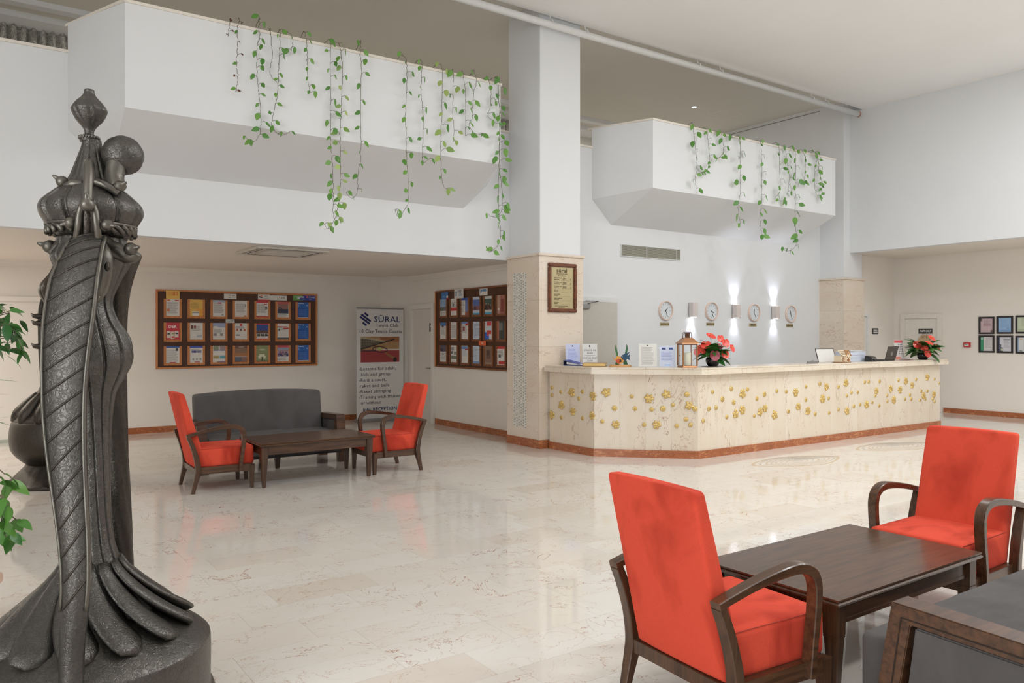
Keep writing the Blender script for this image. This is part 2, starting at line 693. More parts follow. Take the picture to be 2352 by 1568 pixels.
ORD = ['first', 'second', 'third', 'fourth', 'fifth', 'sixth', 'seventh', 'eighth', 'ninth', 'tenth', 'eleventh', 'twelfth', 'thirteenth',
       'fourteenth', 'fifteenth', 'sixteenth', 'seventeenth', 'eighteenth', 'nineteenth', 'twentieth', 'twenty-first', 'twenty-second']


def smooth_path(P, n=6):
    out = []
    for i in range(len(P) - 1):
        p0, p1, p2, p3 = P[max(0, i - 1)], P[i], P[i + 1], P[min(len(P) - 1, i + 2)]
        for k in range(n):
            t_ = k / n
            out.append(0.5 * ((2 * p1) + (p2 - p0) * t_ + (2 * p0 - 5 * p1 + 4 * p2 - p3) * t_ ** 2 + (3 * p1 - p0 - 3 * p2 + p3) * t_ ** 3))
    return out + [P[-1]]



# ================================================================== STRUCTURE
YS, ZC, YB, XA = 9.56, 2.72, 13.87, 7.0


def bx(name, x0, x1, y0, y1, z0, z1, mat, parent=None, bevel=0.0):
    return MB().box(x0, x1, y0, y1, z0, z1).build(name, mat, parent, bevel=bevel)


# ---- floor: a bed with individually laid marble tiles
floor = struct(bx('floor', -6, 16.9, -6, 14.1, -0.12, -0.012, M['grout']))
TL, TW, GAP = 0.645, 0.305, 0.0005
tile_me = MB().box(GAP, TL - GAP, GAP, TW - GAP, -0.012, 0).mesh('tile', M['floor'])
tiles = []
rt = random.Random(3)
j = -20
while j * TW < 14.0:
    y = j * TW
    off = rt.choice([0.0, 0.2, 0.32, 0.45]) * 1.0
    x = -6.0 - off
    while x < 16.8:
        tiles.append((x, y))
        x += TL
    j += 1


def tile_score(x, y):
    best = 0
    for a in (0.1, 0.5, 0.9):
        p = proj(x + a * TL, y + TW / 2, 0)
        if p and -20 < p[0] < 2372 and 0 < p[1] < 1588:
            best = max(best, 1.0 / p[2] ** 3)
    if y > YB or (x > 6.7 and y > 8.7) or (x + y > 15.0 and x > 6.8 and y > 6.9):
        best *= 0.01
    return best


tiles.sort(key=lambda t: -tile_score(*t))
for x, y in tiles[:300]:
    link('tile', tile_me, floor, (x, y, 0))
mb = MB()
for x, y in tiles[300:]:
    mb.box(x + GAP, x + TL - GAP, y + GAP, y + TW - GAP, -0.012, 0)
far_tiles = mb.build('tile_field', M['floor'], floor)
far_tiles['kind'] = 'stuff'

# floor medallions of concentric inlaid rings (flat mosaic inlay)
mos1, mos2 = paint((206, 184, 154), 0.15), paint((196, 188, 176), 0.15)


def medallion(cx, cy, rx, ry, rot, label):
    root = thing('floor_medallion', label, 'floor inlay', (cx, cy, 0), rot)
    for k, (s, wd, mt) in enumerate(((1.0, 0.07, mos1), (0.86, 0.045, mos2), (0.73, 0.03, mos1), (0.62, 0.03, mos2), (0.50, 0.025, mos1), (0.38, 0.02, mos2), (0.25, 0.02, mos1), (0.12, 0.02, mos2))):
        n = 48
        vs, fs = [], []
        for i in range(n):
            a = 2 * PI * i / n
            # rounded lozenge outline
            e = (abs(math.cos(a)) ** 1.5 + abs(math.sin(a)) ** 1.5) ** (-1 / 1.5)
            wob = 1 + 0.03 * math.sin(3 * a + k)
            for q in (s, s - wd):
                vs.append((rx * q * e * math.cos(a) * wob, ry * q * e * math.sin(a) * wob, 0.0012))
        for i in range(n):
            i2 = (i + 1) % n
            fs.append((2 * i + 1, 2 * i, 2 * i2, 2 * i2 + 1))
        k0 = len(vs)
        vs += [(v[0], v[1], -0.002) for v in vs]
        for i in range(n):
            i2 = (i + 1) % n
            fs.append((2 * i, 2 * i + k0, 2 * i2 + k0, 2 * i2))
        MB().add(vs, fs).build('inlaid_ring', mt, root)
    return root


medallion(8.70, 6.03, 0.78, 0.34, -0.10, 'ringed mosaic medallion in the floor nearest the reception counter corner')
medallion(11.0, 6.02, 0.80, 0.34, -0.10, 'ringed mosaic floor medallion farther along the counter, beside the red chair back')
medallion(13.3, 6.05, 0.80, 0.34, -0.10, 'ringed mosaic floor medallion at the far end of the counter, mostly hidden')

# ---- lower walls and ceilings
struct(bx('wall_left', -6.2, -6, -6, 14.1, 0, 6.35, M['white']))
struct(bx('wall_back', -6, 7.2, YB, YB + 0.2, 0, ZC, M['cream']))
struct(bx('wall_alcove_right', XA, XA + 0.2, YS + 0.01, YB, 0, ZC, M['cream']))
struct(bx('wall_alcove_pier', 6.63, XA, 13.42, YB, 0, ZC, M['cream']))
struct(bx('ceiling_alcove', -6, XA + 0.2, YS + 0.17, YB, ZC, ZC + 0.15, M['shadeceil']))
struct(bx('wall_parapet', -6, 6.70, YS, YS + 0.17, ZC, 4.62, M['white']))
struct(bx('wall_reception', 7.40, 14.56, YS, YS + 0.2, 0, 4.62, M['white']))
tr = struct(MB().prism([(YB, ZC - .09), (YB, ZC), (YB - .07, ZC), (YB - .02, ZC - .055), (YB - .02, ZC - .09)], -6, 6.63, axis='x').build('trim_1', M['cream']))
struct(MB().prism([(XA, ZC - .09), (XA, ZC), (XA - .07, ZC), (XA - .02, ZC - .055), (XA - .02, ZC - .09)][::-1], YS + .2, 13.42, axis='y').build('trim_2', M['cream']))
stone_cap = paint((234, 226, 214), 0.35)
struct(bx('trim_3', -6, 0.93, YS - 0.02, YS + 0.2, 4.62, 4.65, stone_cap))
struct(bx('trim_4', 6.27, 6.70, YS - 0.02, YS + 0.2, 4.62, 4.65, stone_cap))
struct(bx('trim_5', 7.40, 8.33, YS - 0.02, YS + 0.2, 4.62, 4.65, stone_cap))

# blocked doorway at the left end of the back wall
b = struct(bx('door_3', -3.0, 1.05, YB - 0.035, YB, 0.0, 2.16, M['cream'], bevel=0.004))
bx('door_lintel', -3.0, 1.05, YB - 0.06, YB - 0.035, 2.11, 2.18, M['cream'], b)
bx('door_sill', -3.0, 0.72, YB - 0.07, YB - 0.035, 0.0, 0.05, paint((176, 180, 170), 0.4), b)


# ---- balconies with splayed ends and a sloped underside
def balcony(name, xf0, xf1, xw0, xw1, label):
    yf, zt, zb, zs, zi = 8.60, 4.93, 3.88, 3.80, 3.42
    A, B, Cc, D = (xf0, yf, zt), (xf1, yf, zt), (xf0, yf, zb), (xf1, yf, zb)
    E_, F_, G, H = (xw0, YS, zt), (xw1, YS, zt), (xw0, YS, zs), (xw1, YS, zs)
    I, J = (xf0, YS, zi), (xf1, YS, zi)
    m = MB()
    m.add([A, B, Cc, D, E_, F_, G, H, I, J],
          [(2, 3, 1, 0), (6, 2, 0, 4), (3, 7, 5, 1), (8, 9, 3, 2), (8, 2, 6), (9, 7, 3), (4, 0, 1, 5), (6, 4, 5, 7, 9, 8)])
    o = struct(m.build(name, M['white']), label)
    t = 0.03
    MB().hexa([(xf0 - .01, yf - .015, zt), (xf1 + .01, yf - .015, zt), (xf1 - .05, yf + .14, zt), (xf0 + .05, yf + .14, zt),
               (xf0 - .01, yf - .015, zt + t), (xf1 + .01, yf - .015, zt + t), (xf1 - .05, yf + .14, zt + t), (xf0 + .05, yf + .14, zt + t)]).build('coping', stone_cap, o)
    for s, xf, xw in ((1, xf0, xw0), (-1, xf1, xw1)):
        p = [(xf - .015 * s, yf - .01, zt + .001), (xw - .015 * s, YS + .1, zt + .001), (xw + .14 * s, YS + .1, zt + .001), (xf + .1 * s, yf + .05, zt + .001)]
        if s > 0:
            p = p[::-1]
        MB().hexa(p + [(a, b_, c + t) for a, b_, c in p]).build('coping', stone_cap, o)
    bx('planter_soil', xf0 + .1, xf1 - .1, yf + .15, YS + .1, zt - 0.05, zt + 0.012, paint((70, 56, 44), 0.9), o)
    return o


balcony('wall_balcony_left', 1.325, 5.87, 0.917, 6.28, 'large white balcony box over the seating alcove')
balcony('wall_balcony_right', 8.72, 13.59, 8.31, 14.0, 'white balcony box over the reception desk')

# ---- upper storey
struct(bx('ceiling', -6, 16.9, -6, 8.74, 6.13, 6.35, M['whiteceil']))
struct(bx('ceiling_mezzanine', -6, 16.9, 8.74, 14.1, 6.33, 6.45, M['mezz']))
struct(bx('floor_mezzanine', -6, 16.9, YS + 0.17, YB, ZC + 0.16, ZC + 0.28, paint((226, 218, 206), .3)))
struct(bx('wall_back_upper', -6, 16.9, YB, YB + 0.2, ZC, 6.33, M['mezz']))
struct(bx('wall_mezzanine_right', 14.562, 14.76, YS + .012, YB, 3.0, 6.33, M['white']))
struct(bx('trim_6', 14.552, 14.562, YS + .012, YB, 6.25, 6.262, paint((150, 146, 138), 0.6)))
struct(MB().prism([(YB, 6.33), (YB - .42, 6.33), (YB - .40, 6.25), (YB - .12, 6.20), (YB, 6.20)], -6, 14.56, axis='x').build('trim_7', M['white']))
struct(MB().prism([(YB - .75, 6.33), (YB - 1.0, 6.33), (YB - .98, 6.26), (YB - .80, 6.26)], -6, 14.56, axis='x').build('trim_8', M['white']))
struct(bx('wall_right', 14.77, 15.0, -6, 9.03, 3.28, 6.13, M['white']))
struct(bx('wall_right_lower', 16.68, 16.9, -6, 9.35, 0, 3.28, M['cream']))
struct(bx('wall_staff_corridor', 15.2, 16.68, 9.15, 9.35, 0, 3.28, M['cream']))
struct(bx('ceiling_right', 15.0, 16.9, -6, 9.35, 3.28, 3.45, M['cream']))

# lace curtains on the mezzanine, seen over the parapet
t = NT('grey_lace_curtain')
p_ = t.coords('Object')
n_ = t.rng(t.math('ABSOLUTE', t.math('SUBTRACT', t.noise(p_, 9, 5, 0.6, 1.5), 0.5)), 0.0, 0.05)
M['lace'] = t.out(t.mix(n_, s2l((206, 204, 196)), s2l((150, 147, 138))), 0.8)


def curtain(x0, x1, label):
    m = MB()
    n = int((x1 - x0) / 0.028)
    vs = []
    for i in range(n + 1):
        x = x0 + (x1 - x0) * i / n
        y = YB - 0.14 + 0.06 * math.sin(i * 1.4) + 0.015 * math.sin(i * 0.23)
        vs += [(x, y, 3.02), (x, y + 0.006, 6.26)]
    fs = [(2 * i, 2 * i + 2, 2 * i + 3, 2 * i + 1) for i in range(n)]
    return tag(m.add(vs, fs).build('lace_curtain', M['lace'], smooth=True), label, 'curtain')


curtain(-1.5, 3.2, 'grey lace curtain on the upper floor, left of the big balcony')
curtain(7.2, 10.6, 'grey lace curtain glimpsed beside the tall white column')


# ---- columns
def column(name, x0, x1, y0, y1, label):
    o = struct(bx(name, x0, x1, y0, y1, 0, 6.33, M['white']), label)
    c = 0.03
    # marble slabs in four courses on the front and the sides
    zs = [0.12, 0.78, 1.44, 2.10, 2.73]
    for k in range(4):
        a, b_ = zs[k] + 0.0008, zs[k + 1] - 0.0008
        bx('stone_panel', x0 - c, x1 + c, y0 - c, y0, a, b_, M['marble_h'], o)
        bx('stone_panel', x0 - c, x0, y0 + .001, y1, a, b_, M['marble_h'], o)
        bx('stone_panel', x1, x1 + c, y0 + .001, y1, a, b_, M['marble_h'], o)
    cap = MB().prism([(x0 - .06, y0 - .06), (x1 + .06, y0 - .06), (x1 + .06, y1), (x0 - .06, y1)], 2.73, 2.765)
    cap.build('cap_moulding', M['marble_h'], o, bevel=0.006)
    bx('plinth', x0 - .045, x1 + .045, y0 - .045, y1, 0, 0.12, M['skirt'], o)
    return o


col1 = column('column_left', 6.68, 7.42, 8.80, YS + .01, 'tall white column with marble cladding beside the reception counter')
col2 = column('column_right', 14.56, 15.22, 9.03, YS + .01, 'white column with marble cladding behind the far end of the counter')

# mosaic strip let into the left column's side
m = MB()
rr = random.Random(5)
mats_ms = [paint((226, 222, 212), 0.3), paint((214, 212, 204), 0.3), paint((172, 177, 171), 0.25), paint((238, 234, 224), 0.3)]
ny, nz = 12, 112
for iy in range(ny):
    for iz in range(nz):
        y0 = 9.085 + 0.33 * iy / ny
        z0 = 0.26 + 2.25 * iz / nz
        dk = 2 if ((iy + 2 * (iz % 4)) % 4 == 0 and rr.random() < .8) else rr.choice([0, 0, 1, 3, 3])
        d = 0.002 + 0.002 * rr.random()
        m.box(6.65 - d, 6.652, y0 + .0015, y0 + 0.33 / ny - .0015, z0 + .001, z0 + 2.25 / nz - .001, dk)
ms = m.build('mosaic_strip', mats_ms, col1)
ms['kind'] = 'stuff'
ms['label'] = 'vertical strip of tiny grey and white mosaic tiles'


# ---- skirtings of red-brown marble, laid in lengths
def skirting(name, p0, p1, th, h=0.10, step=0.62):
    a, b_ = Vector((*p0, 0)), Vector((*p1, 0))
    L = (b_ - a).length
    d = (b_ - a) / L
    nrm = Vector((-d.y, d.x, 0)) * th        # to the left of the walking direction
    o = None
    n = max(1, round(L / step))
    for i in range(n):
        s, e = a + d * (L * i / n + .001), a + d * (L * (i + 1) / n - .001)
        p = [s, e, e + nrm, s + nrm]
        if nrm.cross(d).z > 0:
            p = p[::-1]
        q = [(v.x, v.y, 0.0) for v in p] + [(v.x, v.y, h) for v in p]
        me = MB().hexa(q)
        if o is None:
            o = struct(me.build(name, M['skirt']))
        else:
            me.build('skirting_length', M['skirt'], o)
    return o


skirting('baseboard_back', (1.06, YB), (6.63, YB), -0.018)
skirting('baseboard_pier', (6.63, YB - .02), (6.63, 13.42), -0.018)
skirting('baseboard_alcove_right', (XA, 12.34), (XA, YS + .03), -0.018)
skirting('baseboard_right', (16.68, 8.09), (16.68, -1.0), -0.018)
for o_, i_ in ((col1, 0),):
    pass

# ---- pipe under the edge of the lobby ceiling
pipe = thing('ceiling_pipe', 'long white pipe slung under the edge of the lobby ceiling', 'pipe', (2.0, 8.69, 5.985))
MB().tube([(0, 0, 0), (6, 0, 0), (12.5, 0, 0)], 0.05, 16).build('pipe_run', M['plast'], pipe, smooth=True)
MB().tube([(12.5, 0, 0), (12.53, 0, 0)], 0.056, 16).build('end_ring', paint((170, 120, 100), 0.5), pipe, smooth=True)
for px in (1265, 1345, 1603, 1655, 1865, 1897):
    q = onY(px, 60 + (px - 1265) * 0.28, 8.69)
    xx = q.x - 2.0
    MB().tube([(xx, -.055, 0), (xx, -.05, .05), (xx, 0, .075), (xx, .02, .145)], 0.008, 6).build('pipe_hook', M['plast'], pipe)

# ---- downlight and access hatch in the mezzanine ceiling
dl = thing('ceiling_light', 'small bright downlight in the mezzanine ceiling', 'ceiling light', (12.39, 11.04, 6.33))
MB().lathe([(0.045, -.004), (0.065, -.008), (0.07, 0.0)], 24).build('trim_ring', M['plast'], dl, smooth=True)
MB().lathe([(0.0, -.006), (0.043, -.006), (0.043, -.003)], 20, cap=False).build('lens', emit('downlight_lens', (255, 255, 250), 30), dl)
hatch = thing('ceiling_hatch', 'square access hatch in the mezzanine ceiling', 'hatch', (13.35, 11.1, 6.33))
MB().box(-.28, .28, -.28, .28, -.006, 0).build('hatch_panel', M['mezz'], hatch, bevel=.002)
MB().prism([(-.30, -.30), (.30, -.30), (.30, .30), (-.30, .30)], -.003, 0).build('hatch_frame', M['cream'], hatch)
vv = thing('wall_vent', 'small dark louvred vent high on the mezzanine side wall', 'vent', (14.55, 11.3, 5.8))
MB().box(-.02, 0, -.25, .25, -.12, .12).build('vent_box', paint((90, 88, 82), .6), vv)
for k in range(5):
    MB().box(-.03, -.018, -.24, .24, -.1 + k * .045, -.085 + k * .045).build('slat', paint((160, 156, 148), .5), vv)


# ---- doors
def wall_door(name, X, ya, yb, zt, fw, leafmat, swing=0.0):
    """door in a wall facing -x, frame outer edges at ya > yb"""
    o = struct(bx(name, X - .012, X, yb + fw, ya - fw, 0, zt - fw, leafmat, bevel=.002))
    f = paint((232, 226, 217), 0.5)
    bx('door_frame', X - .05, X, ya - fw, ya, 0, zt, f, o, .004)
    bx('door_frame', X - .05, X, yb, yb + fw, 0, zt, f, o, .004)
    bx('door_frame', X - .05, X, yb + fw, ya - fw, zt - fw, zt, f, o, .004)
    return o


d1 = wall_door('door_1', XA, 13.28, 12.35, 2.18, 0.09, paint((222, 214, 204), .5))
MB().tube([(XA - .012, 12.52, 1.0), (XA - .05, 12.52, 1.0), (XA - .055, 12.60, 1.0)], .009, 8).build('door_handle', M['metalgrey'], d1, smooth=True)
d4 = wall_door('door_4', 16.68, 8.99, 8.11, 2.06, 0.10, paint((232, 226, 218), .5))
MB().tube([(16.668, 8.3, 1.0), (16.62, 8.3, 1.0), (16.615, 8.4, 1.0)], .009, 8).build('door_handle', M['metalgrey'], d4, smooth=True)
bx('hinge', 16.62, 16.66, 8.205, 8.24, 0.92, 1.0, M['metalgrey'], d4)
# small door beside the far column
o = struct(bx('door_5', 15.26, 15.55, 9.135, 9.15, 0, 2.0, paint((228, 224, 216), .5)))
bx('door_frame', 15.55, 15.62, 9.10, 9.15, 0, 2.07, M['plast'], o, .003)
bx('door_frame', 15.26, 15.55, 9.10, 9.15, 2.0, 2.07, M['plast'], o, .003)
# grey door ajar behind the left column
dg = struct(MB().hexa([(7.62, 9.50, 0.02), (8.70, 9.38, 0.02), (8.705, 9.425, 0.02), (7.625, 9.545, 0.02),
                       (7.62, 9.50, 2.13), (8.70, 9.38, 2.13), (8.705, 9.425, 2.13), (7.625, 9.545, 2.13)]).build('door_2', paint((196, 190, 180), .5), bevel=.003))
bx('door_frame', 7.45, 8.86, 9.53, 9.56, 2.14, 2.22, M['plast'], dg)
MB().box(-.09, .09, -.045, .0, -.045, .025).build('door_closer', M['metalgrey'], dg, (8.06, 9.45, 2.07), (0, 0, -.11), bevel=.004)
MB().tube([(8.10, 9.42, 2.10), (8.28, 9.36, 2.145), (8.12, 9.50, 2.15)], .008, 6).build('closer_arm', paint((70, 70, 70), .4), dg)

# ================================================================== RECEPTION COUNTER
ZT = 1.178
counter = thing('reception_counter', 'long veined cream marble reception counter studded with gold flowers', 'counter', (0, 0, 0))
PA, PB, PC, PD = (6.80, 8.735), (6.84, 7.82), (7.79, 6.88), (14.05, 6.88)     # outer face line of the front


def off_line(p, q, r, d):
    """offset corner q outward by d (outside is to the right when walking p->q->r)"""
    def nrm(a, b):
        v = Vector((b[0] - a[0], b[1] - a[1])).normalized()
        return Vector((-v.y, v.x)) * -1
    n1 = nrm(p, q) if p else nrm(q, r)
    n2 = nrm(q, r) if r else n1
    k = (n1 + n2)
    k = k / k.length_squared * 2
    return (q[0] + k.x * d, q[1] + k.y * d)


def path_off(d, ext=0.0):
    P = [PA, PB, PC, PD]
    return [off_line(P[i - 1] if i else None, P[i], P[i + 1] if i < 3 else None, d) for i in range(4)]


def slab(name, a0, a1, b0, b1, z0, z1, mat, bevel=0.0):
    p = [a0, a1, b1, b0]
    area = sum(p[i][0] * p[(i + 1) % 4][1] - p[(i + 1) % 4][0] * p[i][1] for i in range(4))
    if area < 0:
        p = p[::-1]
    return MB().prism(p, z0, z1).build(name, mat, counter, bevel=bevel)


# walking PA->PB->PC->PD keeps the lobby on the right hand
outer, inner = path_off(0.0), path_off(-0.03)
lerp = lambda a, b, t: (a[0] + (b[0] - a[0]) * t, a[1] + (b[1] - a[1]) * t)
for s, n in ((0, 3), (1, 4), (2, 17)):
    for k in range(n):
        t0, t1 = k / n + .0012 / n, (k + 1) / n - .0012 / n
        slab('stone_panel', lerp(outer[s], outer[s + 1], t0), lerp(outer[s], outer[s + 1], t1), lerp(inner[s], inner[s + 1], t0), lerp(inner[s], inner[s + 1], t1), 0.1, ZT - .085, M['marble'])
core_o, core_i = path_off(-0.031), path_off(-0.20)
for s in range(3):
    slab('counter_core', core_o[s], core_o[s + 1], core_i[s], core_i[s + 1], 0.0, ZT - .086, paint((214, 202, 186), .5))
po, pi_ = path_off(0.018), path_off(-0.03)
for s, n in ((0, 2), (1, 2), (2, 9)):
    for k in range(n):
        t0, t1 = k / n + .001 / n, (k + 1) / n - .001 / n
        slab('plinth', lerp(po[s], po[s + 1], t0), lerp(po[s], po[s + 1], t1), lerp(pi_[s], pi_[s + 1], t0), lerp(pi_[s], pi_[s + 1], t1), 0, 0.10, M['skirt'])
# end face of the counter
bx('stone_panel', 14.05, 14.07, 6.9, 7.35, 0.0, ZT - .085, M['marble'], counter)
# ledge: front lip and thin top slab
lo, li, ui = path_off(0.10), path_off(-0.42), path_off(0.085)
E_ = 0.11
for s, n in ((0, 1), (1, 2), (2, 6)):
    for k in range(n):
        t0, t1 = k / n + .0008 / n, (k + 1) / n - .0008 / n
        def pt(path, t):
            p = lerp(path[s], path[s + 1], t)
            if s == 2 and k == n - 1 and t > .9:
                p = (14.15, p[1])
            return p
        slab('counter_lip', pt(lo, t0), pt(lo, t1), pt(li, t0), pt(li, t1), ZT - .085, ZT - .022, M['marble'])
        slab('counter_top', pt(ui, t0), pt(ui, t1), pt(li, t0), pt(li, t1), ZT - .0215, ZT, M['marble'], bevel=.003)
# staff-side desk
bx('desk_board', 7.9, 13.9, 7.32, 7.85, 0.72, 0.76, paint((206, 190, 168), .4), counter)
bx('desk_end', 13.86, 13.9, 7.30, 7.85, 0.0, 0.72, paint((206, 190, 168), .4), counter)


# ---- gold flowers fixed to the front
def flower_mesh(kind, seed):
    rf = random.Random(seed)
    m = MB()
    if kind == 'small':       # round rosette, local z points out
        n = 32
        prof = []
        vs = [(0, 0, .016)]
        for ring, (r, z) in enumerate(((.007, .018), (.011, .007), (.021, .015), (.028, .008), (.031, 0.0))):
            for i in range(n):
                a = 2 * PI * i / n
                q = 1 + .10 * math.cos(8 * a) * (ring >= 2)
                vs.append((r * q * math.cos(a), r * q * math.sin(a), z * (.62 + .38 * abs(math.cos(4 * a)) ** .6 if ring in (2, 3) else 1)))
        fs = [(0, 1 + i, 1 + (i + 1) % n) for i in range(n)]
        for j in range(4):
            for i in range(n):
                fs.append((1 + j * n + i, 1 + (j + 1) * n + i, 1 + (j + 1) * n + (i + 1) % n, 1 + j * n + (i + 1) % n))
        m.add(vs, fs)
    else:                     # five or six cupped petals around a boss
        n = 90
        pet = 6 if seed % 2 else 5
        ph = rf.random() * 6
        vs = [(0, 0, .016)]
        for ring, (t_, z) in enumerate(((.16, .019), (.3, .010), (.5, .017), (.75, .02), (.95, .012), (1.0, 0))):
            for i in range(n):
                a = 2 * PI * i / n
                lob = abs(math.cos(pet * a / 2 + ph)) ** .45
                R_ = .063 * (0.38 + .62 * lob) * (1 + .10 * math.sin(3 * a + ph)) * (1 + .05 * math.cos(pet * a * 3 + ph * 6))
                rad = R_ * t_ if t_ > .35 else .06 * t_
                rib = 1 - .30 * abs(math.sin(pet * a * 1.5 + ph * 3)) ** 3
                vs.append((rad * math.cos(a), rad * math.sin(a), z * (.45 + .55 * lob) * rib if t_ > .35 else z))
        fs = [(0, 1 + i, 1 + (i + 1) % n) for i in range(n)]
        for j in range(5):
            for i in range(n):
                fs.append((1 + j * n + i, 1 + (j + 1) * n + i, 1 + (j + 1) * n + (i + 1) % n, 1 + j * n + (i + 1) % n))
        m.add(vs, fs)
    return m.mesh('gold_flower', M['gold'], smooth=True)


FM = {'s': flower_mesh('small', 1), 'a': flower_mesh('big', 2), 'b': flower_mesh('big', 3)}
CU = lambda a, b: (1220 + a / 4.356, 720 + b / 4.356)
CV = lambda a, b: (1600 + a / 3.92, 740 + b / 3.92)
left = [(190, 738, 's'), (175, 812, 's'), (298, 783, 's'), (408, 788, 'a'), (513, 780, 's'), (478, 850, 's'), (620, 825, 'b'), (305, 915, 'a'), (418, 978, 'b'),
        (178, 1010, 'a'), (303, 1038, 's'), (515, 1046, 's'), (612, 1020, 'b')]
mid = [(752, 788, 'a'), (835, 945, 'S'), (712, 1078, 's'), (848, 1110, 'b'), (1006, 828, 's'), (1178, 848, 'b'), (1352, 808, 'a'), (1558, 808, 'S'), (1040, 950, 's'),
       (1206, 957, 's'), (1318, 950, 'S'), (1418, 912, 's'), (1582, 920, 'a'), (1640, 952, 'S'), (1130, 1110, 's'), (1256, 1112, 'b'), (1458, 1122, 's'), (1550, 1057, 's'), (1594, 1112, 's')]
right = [(143, 626, 's'), (231, 692, 'S'), (312, 597, 'S'), (414, 642, 'a'), (458, 603, 's'), (333, 720, 'S'), (111, 776, 'S'), (175, 768, 's'), (411, 788, 'b'), (350, 825, 'a'),
         (271, 852, 's'), (58, 886, 's'), (542, 686, 's'), (610, 648, 'S'), (722, 618, 's'), (805, 624, 's'), (518, 842, 's'), (570, 806, 'a'), (614, 774, 'b'), (702, 834, 'a'),
         (825, 802, 's'), (891, 630, 'b'), (914, 758, 'b'), (983, 577, 's'), (982, 697, 's'), (1000, 798, 'a'), (1067, 825, 's'), (1109, 552, 'S'), (1168, 579, 'a'), (1133, 688, 'b'),
         (1187, 684, 's'), (1192, 814, 's'), (1276, 580, 's'), (1277, 783, 's'), (1344, 545, 'a'), (1352, 660, 's'), (1353, 798, 'a'), (1392, 632, 's'), (1449, 629, 's'), (1414, 755, 's'),
         (1471, 738, 's'), (1529, 739, 'a'), (1581, 720, 's'), (1513, 538, 's'), (1548, 535, 's'), (1646, 530, 's'), (1617, 616, 'b'), (1608, 660, 's'), (1643, 750, 's'), (1746, 597, 'a'),
         (1715, 657, 's'), (1716, 710, 's'), (1774, 698, 'b'), (1816, 520, 's'), (1829, 606, 'b'), (1882, 528, 'a'), (1875, 691, 's'), (1931, 691, 's'), (1919, 653, 's'), (1974, 514, 's'),
         (1940, 566, 'a'), (2021, 618, 's'), (2008, 700, 's'), (2041, 660, 'b'), (2057, 690, 's'), (2075, 494, 'a'), (2076, 619, 's'), (2140, 510, 's'), (2136, 648, 'b'), (2124, 690, 's'),
         (2141, 712, 's'), (2183, 546, 's')]


def on_line(px, p, q):
    """point of the vertical plane through p, q seen at pixel px"""
    r = ray(*px)
    dx, dy = q[0] - p[0], q[1] - p[1]
    den = r[0] * dy - r[1] * dx
    t_ = (p[0] * dy - p[1] * dx) / den
    return Vector((r[0] * t_, r[1] * t_, CAM_H + r[2] * t_))


rf = random.Random(9)
for lst, fn_, (p, q) in ((left, CU, (PA, PB)), (mid, CU, (PB, PC)), (right, CV, (PC, PD))):
    d = Vector((q[0] - p[0], q[1] - p[1], 0)).normalized()
    nrm = Vector((d.y, -d.x, 0)) * -1
    nrm = Vector((d.y, -d.x, 0))
    if nrm.dot(Vector((p[0], p[1], 0))) > 0:
        nrm = -nrm
    up = Vector((0, 0, 1))
    for a, b_, k in lst:
        pos = on_line(fn_(a, b_), p, q) + nrm * .0005
        pos.y = min(pos.y, 8.675)
        base = Matrix((( up.cross(nrm).x, up.x, nrm.x), (up.cross(nrm).y, up.y, nrm.y), (up.cross(nrm).z, up.z, nrm.z)))
        o = link('gold_flower', FM['s' if k in 'sS' else k], counter, pos)
        sc = {'s': 0.95, 'S': 1.2, 'a': 1.0, 'b': 0.97}[k] * rf.uniform(.92, 1.08)
        o.rotation_euler = (base @ Matrix.Rotation(rf.random() * 6, 3, 'Z')).to_euler()
        o.scale = (sc, sc, 1)

